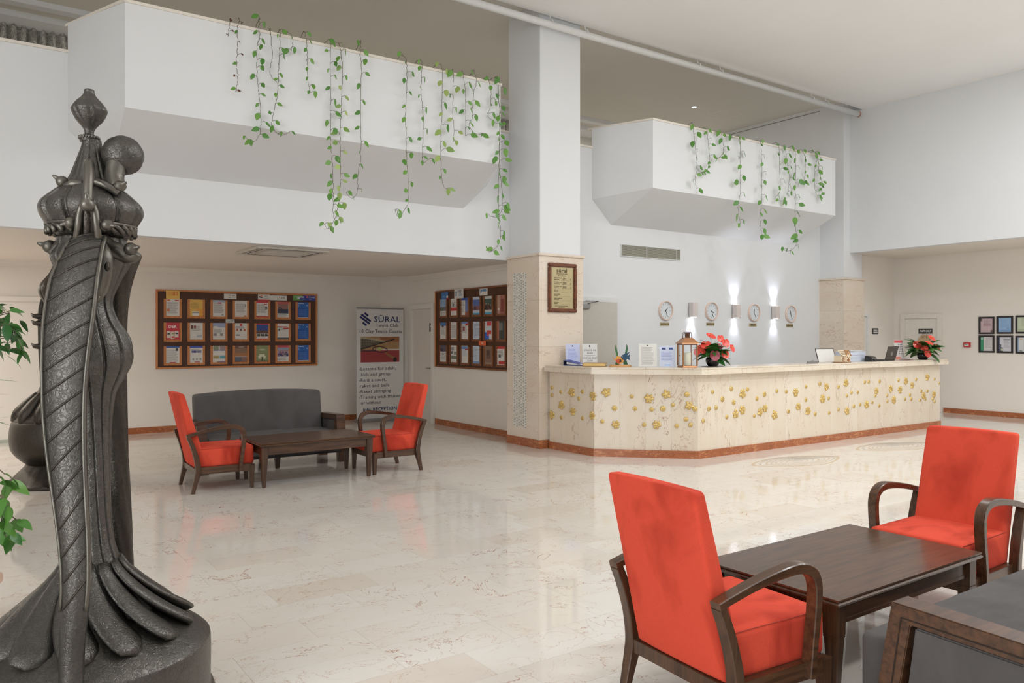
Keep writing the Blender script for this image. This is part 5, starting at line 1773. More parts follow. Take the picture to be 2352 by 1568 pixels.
MB().prism([(-.08, .125), (.08, .125), (0, .21)], -.0, 0.0001, axis='y')
MB().prism([(.0, .125), (.16, .125), (.08, .205)], -.085, -.02, axis='y').build('gable', lw, hs)
MB().hexa([(-.165, -.09, .12), (.06, -.09, .12), (.06, .0, .205), (-.165, .0, .205), (-.165, -.09, .128), (.06, -.09, .128), (.06, .0, .213), (-.165, .0, .213)]).build('roof', lw, hs)
for i in range(4):
    for j_ in range(3):
        x = -.14 + i * .052
        z = .135 + j_ * .025
        y = -.09 + (z - .12) / .085 * .09 - .006
        MB().box(x, x + .022, y - .003, y + .004, z + .004, z + .014).build('roof_cutout', paint((120, 96, 76), .7), hs)
for s__ in (-1, 1):
    MB().hexa([(.08, -.095, .205), (.08, -.0, .205), (.08 + s__ * .095, -.0, .115), (.08 + s__ * .095, -.095, .115), (.08, -.095, .214), (.08, -.0, .214), (.08 + s__ * .102, -.0, .122), (.08 + s__ * .102, -.095, .122)]).build('gable_roof', paint((176, 132, 90), .6), hs)
for x, z, w_, h_ in ((.08, .02, .035, .07), (.035, .03, .026, .03), (.125, .03, .026, .03), (.035, .085, .022, .02), (.125, .085, .022, .02), (.08, .14, .03, .028)):
    MB().prism([(x - w_ / 2, z), (x + w_ / 2, z), (x + w_ / 2, z + h_ * .7), (x, z + h_), (x - w_ / 2, z + h_ * .7)], -.0885, -.085, axis='y').build('window_cutout', cut, hs)
MB().prism([(.0, .012), (.16, .012), (.16, .125), (.0, .125)], -.085, -.02, axis='y').build('house_front', lw, hs)
MB().prism([(-.12, .02), (-.04, .02), (-.04, .08), (-.08, .105), (-.12, .08)], -.0745, -.07, axis='y').build('window_cutout', cut, hs)
for k in range(3):
    MB().hexa([(-.12, -.077, .025 + k * .025), (-.04, -.077, .04 + k * .025), (-.04, -.075, .04 + k * .025), (-.12, -.075, .025 + k * .025), (-.12, -.077, .033 + k * .025), (-.04, -.077, .048 + k * .025), (-.04, -.075, .048 + k * .025), (-.12, -.075, .033 + k * .025)]).build('window_bar', lw, hs)
pt_ = thing('paper_box', 'pale blue-white box of stacked paper behind the wooden house', 'box', (11.88, 7.25, Z0), .05)
pt_.scale = (1.3, 1, 1)
MB().box(-.2, .2, -.12, .12, 0, .15).build('box_body', paint((206, 212, 226), .5), pt_, bevel=.004)
for z in (.055, .10):
    MB().box(-.15, .15, -.1215, -.12, z, z + .004).build('box_seam', paint((140, 156, 190), .5), pt_)
for k, (a, z) in enumerate(((.05, .151), (-.1, .158), (.2, .165))):
    MB().box(-.19, .2, -.1, .11, z, z + .006).build('loose_sheets', paint((222, 224, 228), .6), pt_, (0, 0, 0), (0, 0, a))
ct = thing('card_terminal', 'black card payment terminal between paper box and laptop', 'terminal', (12.10, 7.02, Z0), .15)
ct.scale = (.8, .8, .85)
MB().hexa([(-.13, -.07, 0), (.13, -.07, 0), (.13, .09, 0), (-.13, .09, 0), (-.12, -.05, .085), (.12, -.05, .085), (.12, .08, .11), (-.12, .08, .11)]).build('terminal_body', paint((44, 42, 42), .3), ct, bevel=.006)
MB().box(-.03, .11, -.074, -.06, .018, .05).build('paper_slot', paint((12, 12, 12), .4), ct)
MB().hexa([(-.11, -.064, .05), (.1, -.064, .05), (.1, -.058, .076), (-.11, -.058, .076), (-.11, -.060, .051), (.1, -.060, .051), (.1, -.054, .076), (-.11, -.054, .076)]).build('terminal_visor', paint((110, 106, 104), .3), ct)
MB().tube([(.16, 0, 0), (.16, 0, .075)], .006, 8).build('pen', M['metalgrey'], ct)
lp = thing('laptop', 'open black laptop seen from behind on the counter', 'laptop', (12.66, 7.02, Z0), .08)
MB().box(-.19, .19, 0, .25, 0, .016).build('keyboard_base', paint((50, 48, 46), .4), lp, bevel=.004)
lid = MB().box(-.19, .19, -.008, 0, 0, .235).build('screen_lid', paint((66, 60, 56), .35, .2), lp, (0, 0, .012), (.26, 0, 0), bevel=.004)
MB().tube([(.032 * math.cos(a), -.0085, .11 + .032 * math.sin(a)) for a in [2 * PI * i / 24 for i in range(25)]], .003, 5, up=(0, 1, 0)).build('logo_ring', paint((190, 188, 184), .3, .5), lid)
text_part(lid, 'hp', 0, .1, .04, paint((190, 188, 184), .3, .5), 'CENTER', y=-.0092)
stand_sign('tall_poster', (13.40, 7.24, Z0), .0, .27, .33, (222, 214, 210), [(0, .86, 1, 1, (222, 90, 100)), (0, .5, .3, .7, (150, 152, 160)), (0, .0, .6, .12, (232, 130, 110))] +
           [(.44 + i * .19, .74 - j_ * .12, .56 + i * .19, .80 - j_ * .12, (130, 128, 132)) for i in range(3) for j_ in range(5)], 'white poster with a pink-red header and rows of small icons')
pf = thing('leaflet_fan', 'fan of white leaflets lying before the far flower arrangement', 'leaflets', (13.14, 6.99, Z0), 0)
for k in range(4):
    MB().hexa([(-.13, -.08, .002 + k * .008), (.13, -.08, .002 + k * .008), (.13, .08, .012 + k * .008), (-.13, .08, .012 + k * .008), (-.13, -.08, .004 + k * .008), (.13, -.08, .004 + k * .008), (.13, .08, .014 + k * .008), (-.13, .08, .014 + k * .008)]).build('leaflet', paint((224, 220, 216) if k != 1 else (232, 150, 130), .5), pf, (.02 * k - .03, 0, 0), (0, 0, .12 * k - .2))

# ================================================================== HANGING VINES
def heart_leaf(mat):
    m = MB()
    n = 14
    out = []
    for i in range(n + 1):           # right half outline, from notch to tip
        t_ = i / n
        a = PI * t_
        x = math.sin(a) ** .9 * .39 * (1 - .30 * t_)
        y = .10 - 1.1 * t_ + .16 * math.sin(a * 1.0) * (1 - t_)
        out.append((x, y))
    vs = []
    for x, y in out:
        vs += [(-x, .14 * abs(x) + .05 * y * y, y), (0, .05 * y * y, min(y, 0.0) if y > 0 else y), (x, .14 * abs(x) + .05 * y * y, y)]
    fs = []
    for i in range(n):
        fs += [(3 * i, 3 * i + 3, 3 * i + 4, 3 * i + 1), (3 * i + 1, 3 * i + 4, 3 * i + 5, 3 * i + 2)]
    return m.add(vs, fs).mesh('leaf', mat, smooth=True)


HL = {'g': heart_leaf(M['leaf']), 'v': heart_leaf(M['leafv']), 'd': heart_leaf(M['leafdry'])}
c1 = lambda a, b: (500 + a / 3.015, 20 + b / 3.015)
c2 = lambda a, b: (860 + a / 3.015, 80 + b / 3.015)
c3 = lambda a, b: (1480 + a / 4.126, 220 + b / 4.126)
# fn, kind, spacing px, leaf size px, points
VINES_L = [
    (c1, 'd', 26, 12, [(100, 78), (85, 90), (80, 130), (72, 190)]),
    (c1, 'd', 24, 11, [(170, 97), (140, 100), (137, 250), (130, 400), (140, 470), (125, 575)]),
    (c1, 'g', 15, 17, [(290, 72), (284, 120), (290, 200), (272, 260), (275, 480), (285, 580), (300, 770), (285, 880), (235, 927), (195, 890)]),
    (c1, 'n', 99, 10, [(365, 140), (370, 230), (378, 330), (360, 440), (412, 515)]),
    (c1, 'g', 15, 16, [(430, 150), (430, 260), (420, 420), (412, 600), (375, 780), (400, 850), (440, 875), (490, 860)]),
    (c1, 'g', 20, 16, [(470, 165), (505, 175), (518, 215), (510, 290)]),
    (c1, 'g', 19, 16, [(600, 160), (612, 200), (620, 330), (622, 450), (632, 540), (640, 585)]),
    (c1, 'g', 15, 17, [(750, 230), (778, 240), (782, 600), (780, 900), (795, 1080), (800, 1300), (802, 1440), (835, 1480)]),
    (c1, 'v', 13, 17, [(800, 235), (840, 250), (862, 420), (855, 700), (848, 850), (850, 1100), (845, 1280), (820, 1430), (770, 1522), (735, 1490)]),
    (c1, 'g', 20, 17, [(992, 225), (985, 300), (995, 400), (990, 600), (990, 1000), (970, 1150), (965, 1270), (930, 1312), (890, 1275)]),
    (c2, 'g', 19, 16, [(185, 140), (218, 170), (225, 300), (215, 560), (222, 850), (235, 1130), (215, 1200), (165, 1258), (142, 1210)]),
    (c2, 'g', 18, 16, [(300, 180), (328, 200), (322, 400), (340, 600), (330, 850), (345, 885), (370, 865)]),
    (c2, 'v', 17, 19, [(430, 210), (468, 230), (468, 500), (460, 720), (460, 900), (475, 1040), (525, 1080)]),
    (c2, 'v', 20, 19, [(545, 245), (545, 420), (540, 550), (550, 640), (545, 740)]),
    (c2, 'g', 18, 17, [(610, 255), (628, 400), (632, 560), (630, 700)]),
    (c2, 'g', 17, 17, [(690, 250), (705, 330), (685, 410), (680, 560), (655, 620), (690, 680), (760, 690)]),
    (c2, 'g', 18, 16, [(780, 290), (805, 370), (800, 500), (785, 560), (845, 615)]),
    (c2, 'g', 13, 18, [(820, 300), (866, 325), (868, 600), (862, 900), (858, 1150), (865, 1260), (872, 1400), (850, 1460), (800, 1505), (780, 1475)]),
    (c2, 'g', 15, 16, [(868, 620), (868, 900), (885, 1150), (860, 1255), (800, 1255)])]
VINES_R = [
    (c3, 'g', 21, 16, [(455, 255), (460, 310), (475, 420), (490, 560), (490, 700), (480, 800), (490, 880)]),
    (c3, 'g', 13, 12, [(550, 305), (590, 325), (605, 460), (618, 600), (600, 690), (575, 720), (520, 735)]),
    (c3, 'g', 13, 14, [(680, 340), (725, 350), (745, 450), (745, 540), (690, 600)]),
    (c3, 'g', 17, 17, [(835, 395), (885, 385), (905, 430), (908, 700), (905, 930), (885, 1030), (895, 1130), (910, 1215)]),
    (c3, 'g', 16, 15, [(1080, 425), (1103, 450), (1108, 600), (1112, 800), (1110, 1000), (1095, 1150), (1105, 1260), (1115, 1325)]),
    (c3, 'g', 17, 14, [(1250, 445), (1275, 500), (1282, 700), (1285, 900), (1245, 960), (1285, 995), (1340, 990)]),
    (c3, 'g', 15, 14, [(1330, 475), (1345, 590), (1370, 760), (1365, 880), (1350, 930)]),
    (c3, 'g', 14, 17, [(1400, 480), (1428, 530), (1430, 800), (1428, 1050), (1432, 1250), (1450, 1370), (1410, 1450), (1350, 1470), (1300, 1440)]),
    (c3, 'g', 13, 12, [(1490, 515), (1525, 600), (1520, 730), (1515, 830)]),
    (c3, 'g', 12, 13, [(1580, 520), (1640, 560), (1615, 700), (1620, 900), (1660, 970)]),
    (c3, 'g', 12, 13, [(1610, 530), (1645, 580), (1650, 700), (1680, 820), (1680, 900), (1700, 940)])]


def vine(fn_, kind, sp, size, pts, label, group, seed, dens=1.05):
    r_ = random.Random(seed)
    P = [onY(*fn_(a, b), 8.555 - .012 * (i % 2)) for i, (a, b) in enumerate(pts)]
    # the strand comes over the coping from the planter
    start = Vector((P[0].x, 8.74, 4.965))
    over = Vector((P[0].x, 8.60, max(4.975, P[0].z)))
    root = thing('hanging_vine', label, 'vine', start, 0, group)
    path = smooth_path([start, over] + P, 9)
    path = [p + Vector((r_.uniform(-.006, .006), r_.uniform(-.008, .004), 0)) if 1 < i < len(path) - 1 else p for i, p in enumerate(path)]
    MB().tube([p - start for p in path], 0.0038, 5, up=(0, 1, 0), rs=[1.0 - .4 * i / len(path) for i in range(len(path))]).build('stem', M['stem'] if kind != 'd' else paint((92, 70, 60), .7), root)
    if kind == 'n':
        return root
    d = 1 / F_PX
    acc, side, i0 = 0.0, 1, 10
    for i in range(i0, len(path)):
        acc += (path[i] - path[i - 1]).length
        dep = SN * path[i].x + CN * path[i].y
        if acc < sp * dep * d * dens and i < len(path) - 1:
            continue
        acc = r_.uniform(-.35, .25) * sp * dep * d
        side = -side if r_.random() < .78 else side
        L_ = size * dep * d * r_.uniform(.65, 1.15) * .92
        k_ = kind if kind != 'd' else ('d' if r_.random() < .75 else 'g')
        if kind == 'v' and r_.random() < .35:
            k_ = 'g'
        base = path[i] + Vector((side * L_ * r_.uniform(.25, .75), -.02 - r_.random() * .03, L_ * r_.uniform(-.1, .35)))
        MB().tube([path[i] - start, (path[i] + base) / 2 - start + Vector((0, -.004, L_ * .14)), base - start], .0026, 4, up=(0, 1, 0)).build('leaf_stalk', M['stem'], root)
        o = link('leaf', HL[k_], root, base - start)
        o.rotation_euler = (r_.uniform(-.55, .25), -side * r_.uniform(-.15, 1.25), r_.uniform(-.9, .9))
        q = L_ * (.8 if k_ == 'd' else 1)
        o.scale = (q * r_.uniform(.85, 1.1), q, q)
    return root


for grp, lst, where in (('vines hanging from the left balcony', VINES_L, 'large left balcony'), ('vines hanging from the right balcony', VINES_R, 'right balcony over the desk')):
    for i, (fn_, kind, sp, size, pts) in enumerate(lst):
        ln_ = 'dried brown' if kind == 'd' else ('bare thin' if kind == 'n' else ('pale variegated' if kind == 'v' else ('long green' if pts[-1][1] - pts[0][1] > 620 else 'short green')))
        vine(fn_, kind, sp, size, pts, '%s vine strand, %s from the left end of the %s' % (ln_, ORD[i], where), grp, 100 + i + len(where), 1.05 if lst is VINES_L else .82)
# loose leaves creeping along the right end of each planter

# ================================================================== EWER STATUES
def groove(n, tw, depth, sharp=.22):
    def fn(r, z, a):
        s = ((a * n / (2 * PI) + tw * z) % 1.0) - .5
        return r * (1 - depth * math.exp(-(s / sharp * 1.0) ** 2 * 8) + depth * .35 * math.cos(2 * PI * s) * -1 * 0)
    return fn


def dense(prof, k=5):
    P = smooth_path([Vector((r, 0, z)) for r, z in prof], k)
    return [(max(.001, p.x), p.z) for p in P]


DS = 3.2                       # distance of the near statue
U = DS / F_PX
base_pt = at(211, 770, DS)
st = thing('ewer_statue', 'tall engraved pewter ewer sculpture in the left foreground', 'statue', (base_pt.x, base_pt.y, 0))
zof = lambda y: CAM_H - (y - 770) * U
toC = Vector((-SN, -CN, 0)); toR = Vector((CN, -SN, 0))


def sp(x, y, near=0.0):
    """local point of the statue seen at photo pixel (x, y), moved `near` metres towards the viewer from its axis plane"""
    return at(x, y, DS - near) - Vector((base_pt.x, base_pt.y, 0))


# body: neck, belly, waist and bell-shaped skirt, with spiral flutes
body = dense([(.128, zof(548)), (.132, zof(566)), (.150, zof(590)), (.140, zof(610)), (.112, zof(640)), (.085, zof(675)), (.078, zof(700)), (.098, zof(735)), (.138, zof(770)), (.152, zof(800)), (.150, zof(835)),
              (.125, zof(865)), (.092, zof(900)), (.078, zof(950)), (.072, zof(1020)), (.070, zof(1100)), (.072, zof(1180)), (.086, zof(1250)), (.125, zof(1310)), (.19, zof(1365)), (.26, zof(1412)), (.325, zof(1445))], 5)
MB().lathe(body, 260, fn=groove(13, 1.55, .11, .24)).build('body', M['pewter'], st, smooth=True)
base = dense([(.25, zof(1402)), (.33, zof(1432)), (.40, zof(1456)), (.445, zof(1476)), (.456, zof(1492)), (.456, zof(1560)), (.456, .12), (.47, .10), (.48, .06), (.485, .0)], 4)
MB().lathe(base, 96).build('base', M['pewter'], st, smooth=True)
# raised petals at the foot of the skirt
for k in range(13):
    a0 = 2 * PI * k / 13 + .2
    pts, scl = [], []
    for i in range(13):
        t_ = i / 12
        r = .10 + .275 * t_
        y_ = 1285 + (1300 - 1285) * t_ + 150 * t_ ** .8
        a = a0 - .55 * (1 - t_)
        pts.append((r * math.cos(a), r * math.sin(a), zof(y_) + .004))
        hw = .235 * r * (1.0 if t_ < .84 else max(.1, math.sqrt(max(0, 1 - ((t_ - .84) / .165) ** 2))))
        scl.append((hw / .062, (.008 + .20 * hw) / .062))
    MB().tube(pts, .062, 14, rs=scl).build('petal', M['pewter'], st, smooth=True)
# onion dome, rope ring, cone and finial
dome = dense([(.118, zof(545)), (.150, zof(533)), (.162, zof(522)), (.178, zof(508)), (.193, zof(490)), (.186, zof(470)), (.152, zof(450)), (.115, zof(432)), (.086, zof(412)), (.069, zof(388)), (.053, zof(362)), (.040, zof(340)), (.035, zof(322))], 5)
MB().lathe(dome, 216, fn=groove(12, 1.3, .09, .24)).build('dome', M['pewter'], st, smooth=True)
m = MB()
for k in range(26):
    a = 2 * PI * k / 26
    p0 = Vector((.160 * math.cos(a), .160 * math.sin(a), zof(522)))
    a2 = a + 2 * PI / 26 * 1.25
    p1 = Vector((.160 * math.cos(a2), .160 * math.sin(a2), zof(540)))
    m.tube([p0, (p0 + p1) / 2 + (p0 + p1).normalized() * .004, p1], .0105, 6)
rope = m.build('rope_ring', M['pewter_s'], st, smooth=True)
rope['kind'] = 'stuff'
MB().lathe([(.15, zof(526)), (.17, zof(522)), (.17, zof(518)), (.15, zof(514))], 64).build('collar_ring', M['pewter_s'], st, smooth=True)
fin = dense([(.035, zof(326)), (.036, zof(318)), (.033, zof(314)), (.019, zof(310)), (.019, zof(300)), (.030, zof(290)), (.052, zof(275)), (.066, zof(258)), (.066, zof(250)), (.050, zof(236)), (.030, zof(224)), (.020, zof(214)), (.019, zof(207)), (.010, zof(205))], 5)
off_ = toR * (-6 * U)
MB().lathe(fin, 64, fn=lambda r, z, a: groove(7, 4.5, .10 if zof(300) < z < zof(222) else 0, .25)(r, z, a)).build('finial', M['pewter'], st, off_, smooth=True)
for k in range(22):
    a = 2 * PI * k / 22
    MB().sphere((.036 * math.cos(a) + off_.x, .036 * math.sin(a) + off_.y, zof(317)), .0052, .0052, .008, 8).build('bead', M['pewter_s'], st, smooth=True)

# front strap handle, arching from the neck to the base
hp = [(214, 556, 60, .10), (208, 545, 66, .16), (200, 552, 78, .20), (186, 585, 92, .24), (170, 640, 106, .29), (158, 720, 112, .33), (150, 800, 106, .36), (146, 880, 98, .38), (146, 960, 92, .40), (151, 1050, 84, .42), (160, 1150, 74, .44), (169, 1250, 66, .45), (172, 1340, 60, .46), (166, 1430, 56, .46), (161, 1500, 53, .46), (160, 1568, 52, .46)]
C_, Wd = [], []
for x, y, wd, nr in hp:
    C_.append(sp(x, y, nr)); Wd.append(wd * (DS - nr) / F_PX)
last = C_[-1].copy(); last.z = 0.0
C_.append(last); Wd.append(Wd[-1])
path = smooth_path(C_, 6)
wpath = [p.x for p in smooth_path([Vector((w_, 0, 0)) for w_ in Wd], 6)]
side = toR
m = MB()
vs, fs = [], []
prof_n = 9
for i, p in enumerate(path):
    t_ = (path[min(i + 1, len(path) - 1)] - path[max(0, i - 1)]).normalized()
    out = t_.cross(side).normalized()
    if out.dot(toC) < 0 and i > 6:
        out = -out
    if i <= 6 and out.z < 0:
        out = -out
    w2 = wpath[i] / 2
    for j_ in range(prof_n):
        u = -1 + 2 * j_ / (prof_n - 1)
        vs.append(p + side * (w2 * u) + out * (.022 * (1 - u * u)))
    for j_ in range(prof_n):
        u = 1 - 2 * j_ / (prof_n - 1)
        vs.append(p + side * (w2 * u) - out * (.022 + .012 * (1 - u * u)))
N_ = 2 * prof_n
for i in range(len(path) - 1):
    for j_ in range(N_):
        fs.append((i * N_ + j_, i * N_ + (j_ + 1) % N_, (i + 1) * N_ + (j_ + 1) % N_, (i + 1) * N_ + j_))
fs.append(tuple(range(N_))); fs.append(tuple(range((len(path) - 1) * N_, len(path) * N_))[::-1])
m.add(vs, fs)
hnd = m.build('strap_handle', M['pewter'], st, smooth=True)
for j_ in (0, prof_n - 1):
    ed = [vs[i * N_ + j_] for i in range(4, int(len(path) * .80))]
    MB().tube(ed, .0075, 7, up=(0, 1, 0)).build('edge_bead', M['pewter_s'], hnd, smooth=True)
# diagonal bands across the strap
n_b = 17
for k in range(n_b):
    i0 = 8 + int(k * (len(path) * .78 - 8) / n_b)
    i1 = min(len(path) - 1, i0 + 5)
    pts = []
    for j_ in range(prof_n):
        f_ = j_ / (prof_n - 1)
        ii = i1 + (i0 - i1) * f_ ** 1.4
        a_, b_ = int(ii), min(int(ii) + 1, len(path) - 1)
        q = Vector(vs[a_ * N_ + j_]) * (1 - (ii - a_)) + Vector(vs[b_ * N_ + j_]) * (ii - a_)
        pts.append(q)
    MB().tube(pts, .0042, 6, up=(0, 1, 0)).build('strap_band', M['pewter_d'], hnd, smooth=True)

# dark fluted column behind, the spout side
pts = smooth_path([sp(296, 588, -.10), sp(276, 640, -.16), sp(262, 720, -.24), sp(260, 850, -.30), sp(262, 1000, -.32), sp(268, 1150, -.34), sp(274, 1290, -.36), sp(274, 1400, -.37), sp(274, 1480, -.37)], 8)
n = 40
vs2, fs2 = [], []
for i, p in enumerate(pts):
    rr_ = (.052 + .012 * (i / len(pts))) * 1.0
    for j_ in range(n):
        a = 2 * PI * j_ / n
        s_ = ((a * 6 / (2 * PI) + i * .085) % 1) - .5
        r = rr_ * (1 - .10 * math.exp(-(s_ * 7) ** 2))
        vs2.append(p + toR * (r * math.cos(a)) + toC * (r * math.sin(a)))
for i in range(len(pts) - 1):
    for j_ in range(n):
        fs2.append((i * n + j_, i * n + (j_ + 1) % n, (i + 1) * n + (j_ + 1) % n, (i + 1) * n + j_))
fs2 += [tuple(range(n))[::-1], tuple(range((len(pts) - 1) * n, len(pts) * n))]
MB().add(vs2, fs2).build('spout', M['pewter_d'], st, smooth=True)
# boss on the belly's right side
o = MB().lathe([(.0, .006), (.040, .004), (.052, -.004), (.056, -.04)], 32, cap=False).build('belly_boss', M['pewter'], st, sp(294, 818, -.01), smooth=True)
o.rotation_euler = Vector((toR.x, toR.y, 0)).to_track_quat('Z', 'Y').to_euler()

# ball on a bent stub beside the neck
MB().tube(smooth_path([sp(268, 432, .06), sp(262, 410, .05), sp(266, 385, .04), sp(272, 360, .03)], 5), 21 * U, 18).build('ball_stub', M['pewter_s'], st, smooth=True)
bc = sp(282, 357, .0)
m = MB()
n, k_ = 40, 24
for j_ in range(k_ + 1):
    ph = -PI / 2 + PI * j_ / k_
    for i in range(n):
        a = 2 * PI * i / n
        s_ = ((a * 8 / (2 * PI) + ph * .9) % 1) - .5
        r = 45 * U * (1 - .05 * math.exp(-(s_ * 8) ** 2) * math.cos(ph))
        m.v.append((bc.x + r * math.cos(ph) * math.cos(a), bc.y + r * math.sin(ph), bc.z + r * math.cos(ph) * math.sin(a)))
m.f = [(j_ * n + i, j_ * n + (i + 1) % n, (j_ + 1) * n + (i + 1) % n, (j_ + 1) * n + i) for j_ in range(k_) for i in range(n)]
m.mi = [0] * len(m.f)
m.build('ball', M['pewter'], st, smooth=True)
# ring handle on the dome front and its fork
MB().tube(smooth_path([sp(212, 425, .10), sp(206, 378, .13), sp(203, 378, .17), sp(203, 400, .20), sp(202, 430, .22), sp(201, 462, .23)], 5), .0175, 14, up=(1, 0, 0)).build('loop_handle', M['pewter_s'], st, smooth=True)
for s_ in (-1, 1):
    MB().tube(smooth_path([sp(201 + 8 * s_, 466, .22), sp(201 + 17 * s_, 485, .22), sp(201 + 21 * s_, 515, .22), sp(201 + 25 * s_, 548, .20)], 5), .013, 12, up=(1, 0, 0)).build('fork_prong', M['pewter_s'], st, smooth=True)
MB().tube(smooth_path([sp(201, 480, .20), sp(201, 510, .20), sp(201, 545, .18)], 4), .02, 10, up=(1, 0, 0)).build('fork_core', M['pewter_d'], st, smooth=True)


def bird_head(x, y, near, dx, dy, r=13):
    c_ = sp(x, y, near)
    tip = sp(x + dx, y + dy, near + .01)
    dv = (tip - c_).normalized()
    R_ = r * U
    MB().tube([c_ - dv * R_ * .98, c_ - dv * R_ * .8, c_ - dv * R_ * .4, c_, c_ + dv * R_ * .4, c_ + dv * R_ * .75, c_ + dv * R_ * .92, c_ + dv * R_ * 1.15, c_ + dv * R_ * 1.5, c_ + dv * R_ * 1.75], R_, 16,
              rs=[.2, .6, .92, 1.0, .92, .66, .42, .36, .26, .1]).build('bird_head', M['pewter_s'], st, smooth=True)


for a_ in ((143, 417, .10, -13, -9), (274, 428, .08, 13, -8), (200, 470, .25, -1, -18, 15), (114, 566, .08, -20, -6, 15), (300, 572, .10, 15, -4, 15), (246, 516, .20, 18, 3), (163, 511, .20, -14, 3)):
    bird_head(*a_)
MB().tube(smooth_path([sp(190, 424, .10), sp(168, 422, .11), sp(150, 428, .10)], 4), .016, 12, up=(0, 1, 0)).build('branch', M['pewter_s'], st, smooth=True)
MB().tube(smooth_path([sp(218, 416, .10), sp(245, 426, .10), sp(272, 444, .08)], 4), .016, 12, up=(0, 1, 0)).build('branch', M['pewter_s'], st, smooth=True)
MB().tube(smooth_path([sp(235, 548, .08), sp(265, 572, .09), sp(300, 590, .08), sp(312, 578, .08)], 5), .032, 14, up=(0, 1, 0), rs=[.8] * 5 + [1.0] * 5 + [.85] * 5 + [.6]).build('shoulder_lobe', M['pewter_s'], st, smooth=True)
MB().tube(smooth_path([sp(170, 556, .08), sp(140, 566, .08), sp(122, 580, .07)], 5), .026, 14, up=(0, 1, 0)).build('shoulder_lobe', M['pewter_s'], st, smooth=True)
# animal mask tucked behind the top of the handle
hd = MB().tube(smooth_path([sp(226, 560, .16), sp(238, 590, .18), sp(236, 630, .18), sp(226, 665, .17), sp(216, 690, .16)], 5), .034, 18, up=(0, 1, 0), rs=[.7 + .3 * min(1, i / 5) for i in range(10)] + [1.0] * 6 + [.9, .8, .7, .6, .45]).build('animal_head', M['pewter_s'], st, smooth=True)
MB().sphere(tuple(sp(246, 612, .20)), .012, .012, .020, 12).build('eye', M['pewter_d'], hd, smooth=True)
MB().tube([sp(216 + 11 * math.cos(a), 680 + 11 * math.sin(a), .205) for a in [2 * PI * i / 16 for i in range(13)]], .006, 8, up=(0, 1, 0)).build('curled_horn', M['pewter_s'], hd, smooth=True)

# ---- the second ewer farther back
D2 = 8.5
b2 = at(135, 770, D2)
U2 = D2 / F_PX
z2 = lambda y: CAM_H - (y - 770) * U2
s2_ = thing('ewer_statue', 'second dark bronze ewer sculpture half hidden behind the foreground statue', 'statue', (b2.x, b2.y, 0))
MB().lathe(dense([(.50, 0), (.50, .03), (.47, .05), (.40, .12), (.33, .19), (.30, .23)], 4), 96, fn=groove(20, 1.2, .03, .25)).build('foot', M['pewter_d'], s2_, smooth=True)
MB().lathe(dense([(.30, .22), (.38, .29), (.44, .37), (.462, .46), (.462, .56), (.445, .66), (.42, .70)], 4), 64).build('bowl', M['pewter_d'], s2_, smooth=True)
MB().lathe(dense([(.43, .69), (.38, .76), (.31, .84), (.24, .93), (.185, 1.03), (.15, 1.15), (.13, 1.35), (.11, 1.7), (.12, 1.9), (.19, 2.05), (.18, 2.15), (.09, 2.28), (.04, 2.42), (.035, 2.5), (.065, 2.57), (.02, 2.66)], 5), 96, fn=groove(12, .8, .06, .22)).build('body', M['pewter_d'], s2_, smooth=True)
for k in range(12):
    a = 2 * PI * k / 12
    pts = [((.20 + .22 * t_) * math.cos(a), (.20 + .22 * t_) * math.sin(a), .98 - .30 * t_) for t_ in [i / 8 for i in range(9)]]
    MB().tube(pts, .075, 10, rs=[.3, .5, .65, .8, .9, 1, 1, .8, .4]).build('petal', M['pewter_d'], s2_, smooth=True)
for x, y in ((87, 726), (88, 742), (88, 795)):
    c_ = at(x + 10, y, D2 - .1) - Vector((b2.x, b2.y, 0))
    MB().tube([c_, c_ - toR * .05, c_ - toR * .09, c_ - toR * .12 + Vector((0, 0, .03))], .032, 10, rs=[.6, 1, .7, .2]).build('bird_head', M['pewter_d'], s2_, smooth=True)
MB().tube(smooth_path([at(x_, y_, D2) - Vector((b2.x, b2.y, 0)) for x_, y_ in ((124, 668), (104, 682), (95, 710), (94, 770), (98, 850), (106, 905))], 5), .03, 10, up=(0, 1, 0)).build('handle', M['pewter_d'], s2_, smooth=True)

# ================================================================== PLANTS AT THE LEFT EDGE
FL = leaf_blade(.085, .042, .15, .25, 6)
FL2 = leaf_blade(.11, .062, .18, .3, 6, mat=leafmat('broad_glossy_leaf', (40, 98, 40), (98, 150, 60), 0.28))


def potted(label, loc, pot_r, pot_h, pot_mat, name):
    root = thing(name, label, 'plant', loc)
    MB().lathe([(0, 0), (pot_r * .72, 0), (pot_r * .98, pot_h * .9), (pot_r * 1.05, pot_h * .9), (pot_r * 1.05, pot_h), (pot_r * .92, pot_h), (pot_r * .9, pot_h * .93), (0, pot_h * .93)], 32, cap=False).build('pot', pot_mat, root, smooth=False)
    MB().lathe([(0, pot_h * .935), (pot_r * .9, pot_h * .935)], 24, cap=False).build('soil', paint((64, 50, 40), .9), root)
    return root


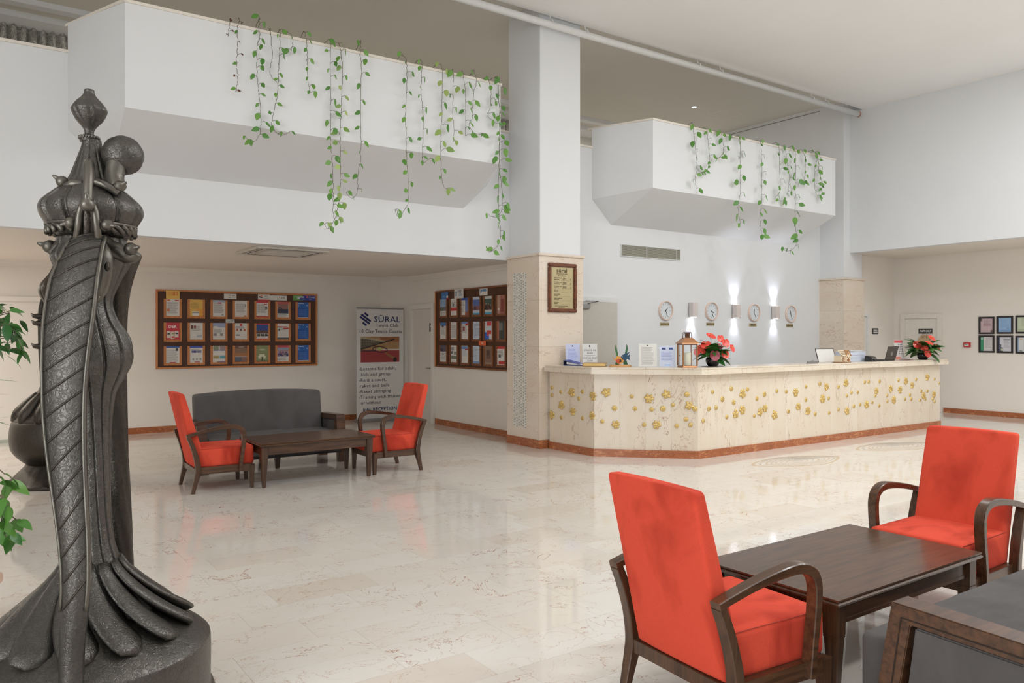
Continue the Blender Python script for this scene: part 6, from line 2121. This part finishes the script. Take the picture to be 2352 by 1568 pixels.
fd = 5.0
fp = at(-170, 770, fd)
fi = potted('leafy ficus whose outer twigs reach in at the left edge', (fp.x, fp.y, 0), .22, .40, paint((150, 120, 96), .6), 'potted_ficus')
org = Vector((fp.x, fp.y, 0))
MB().tube(smooth_path([Vector((0, 0, .37)), Vector((.03, .02, .8)), Vector((-.02, .01, 1.25)), Vector((.02, 0, 1.65))], 5), .018, 8).build('trunk', paint((120, 104, 84), .8), fi, smooth=True)
rp = random.Random(21)
def twig_cluster(root, cpx, n, spread, start, mesh, size, d_, droop=.6):
    for i in range(n):
        x = cpx[0] + rp.gauss(0, spread[0]); y = cpx[1] + rp.gauss(0, spread[1])
        p = at(x, y, d_ + rp.uniform(-.15, .15)) - org
        d = Vector((rp.uniform(-.5, 1.0), rp.uniform(-.6, .6), -droop + rp.uniform(-.5, .8)))
        o = link('leaf', mesh, root, p)
        o.rotation_euler = basis(d, rp.uniform(-.8, .8)).to_euler()
        q = size * rp.uniform(.75, 1.2)
        o.scale = (q, q, q)
        if i % 3 == 0:
            s0 = Vector(start) + Vector((rp.uniform(-.02, .02), rp.uniform(-.02, .02), rp.uniform(-.1, .1)))
            MB().tube([s0, (s0 + p) / 2 + Vector((0, 0, .05)), p], .003, 5).build('twig', paint((110, 100, 78), .8), root)
twig_cluster(fi, (6, 762), 46, (24, 30), (0, 0, 1.5), FL, 1.22, fd)
twig_cluster(fi, (40, 770), 9, (9, 22), (0, 0, 1.5), FL, 1.0, fd, 1.1)
twig_cluster(fi, (-90, 740), 30, (45, 50), (0, 0, 1.6), FL, 1.2, fd)
# low broad-leaved plant nearer the statue
gp = at(-85, 770, 4.15)
org = Vector((gp.x, gp.y, 0))
gd = potted('low glossy green plant at the left edge beside the statue base', (gp.x, gp.y, 0), .17, .30, paint((206, 172, 150), .6), 'potted_plant')
MB().tube(smooth_path([Vector((0, 0, .27)), Vector((.02, .02, .6)), Vector((0, .02, .95))], 5), .010, 8).build('trunk', paint((96, 110, 66), .7), gd, smooth=True)
twig_cluster(gd, (8, 1110), 6, (16, 14), (0, 0, .9), FL2, 1.05, 4.1, .5)
twig_cluster(gd, (6, 1165), 7, (12, 22), (0, 0, .8), FL2, 1.0, 4.1, .7)
twig_cluster(gd, (18, 1212), 9, (16, 14), (0, 0, .7), FL2, 1.0, 4.1, .7)
twig_cluster(gd, (-60, 1150), 20, (30, 50), (0, 0, .8), FL2, 1.05, 4.1, .5)
# spiky palm fronds between them
pp = at(-110, 770, 6.4)
org = Vector((pp.x, pp.y, 0))
pl = potted('spiky-leaved palm mostly outside the left edge', (pp.x, pp.y, 0), .24, .36, paint((176, 128, 104), .6), 'potted_palm')
BL = leaf_blade(.46, .026, .3, .25, 8)
MB().tube([(0, 0, .33), (.01, 0, .8), (0, 0, 1.15)], .03, 8).build('trunk', paint((110, 92, 72), .85), pl, smooth=True)
for k in range(40):
    a = 2 * PI * k / 40 * 3.02
    el = rp.uniform(-.7, .9)
    o = link('leaf', BL, pl, (0, 0, .80 + .40 * (k / 40)))
    o.rotation_euler = basis((math.cos(a), math.sin(a), el), rp.uniform(-.3, .3)).to_euler()
    q = rp.uniform(.75, 1.0)
    o.scale = (q, q, q)
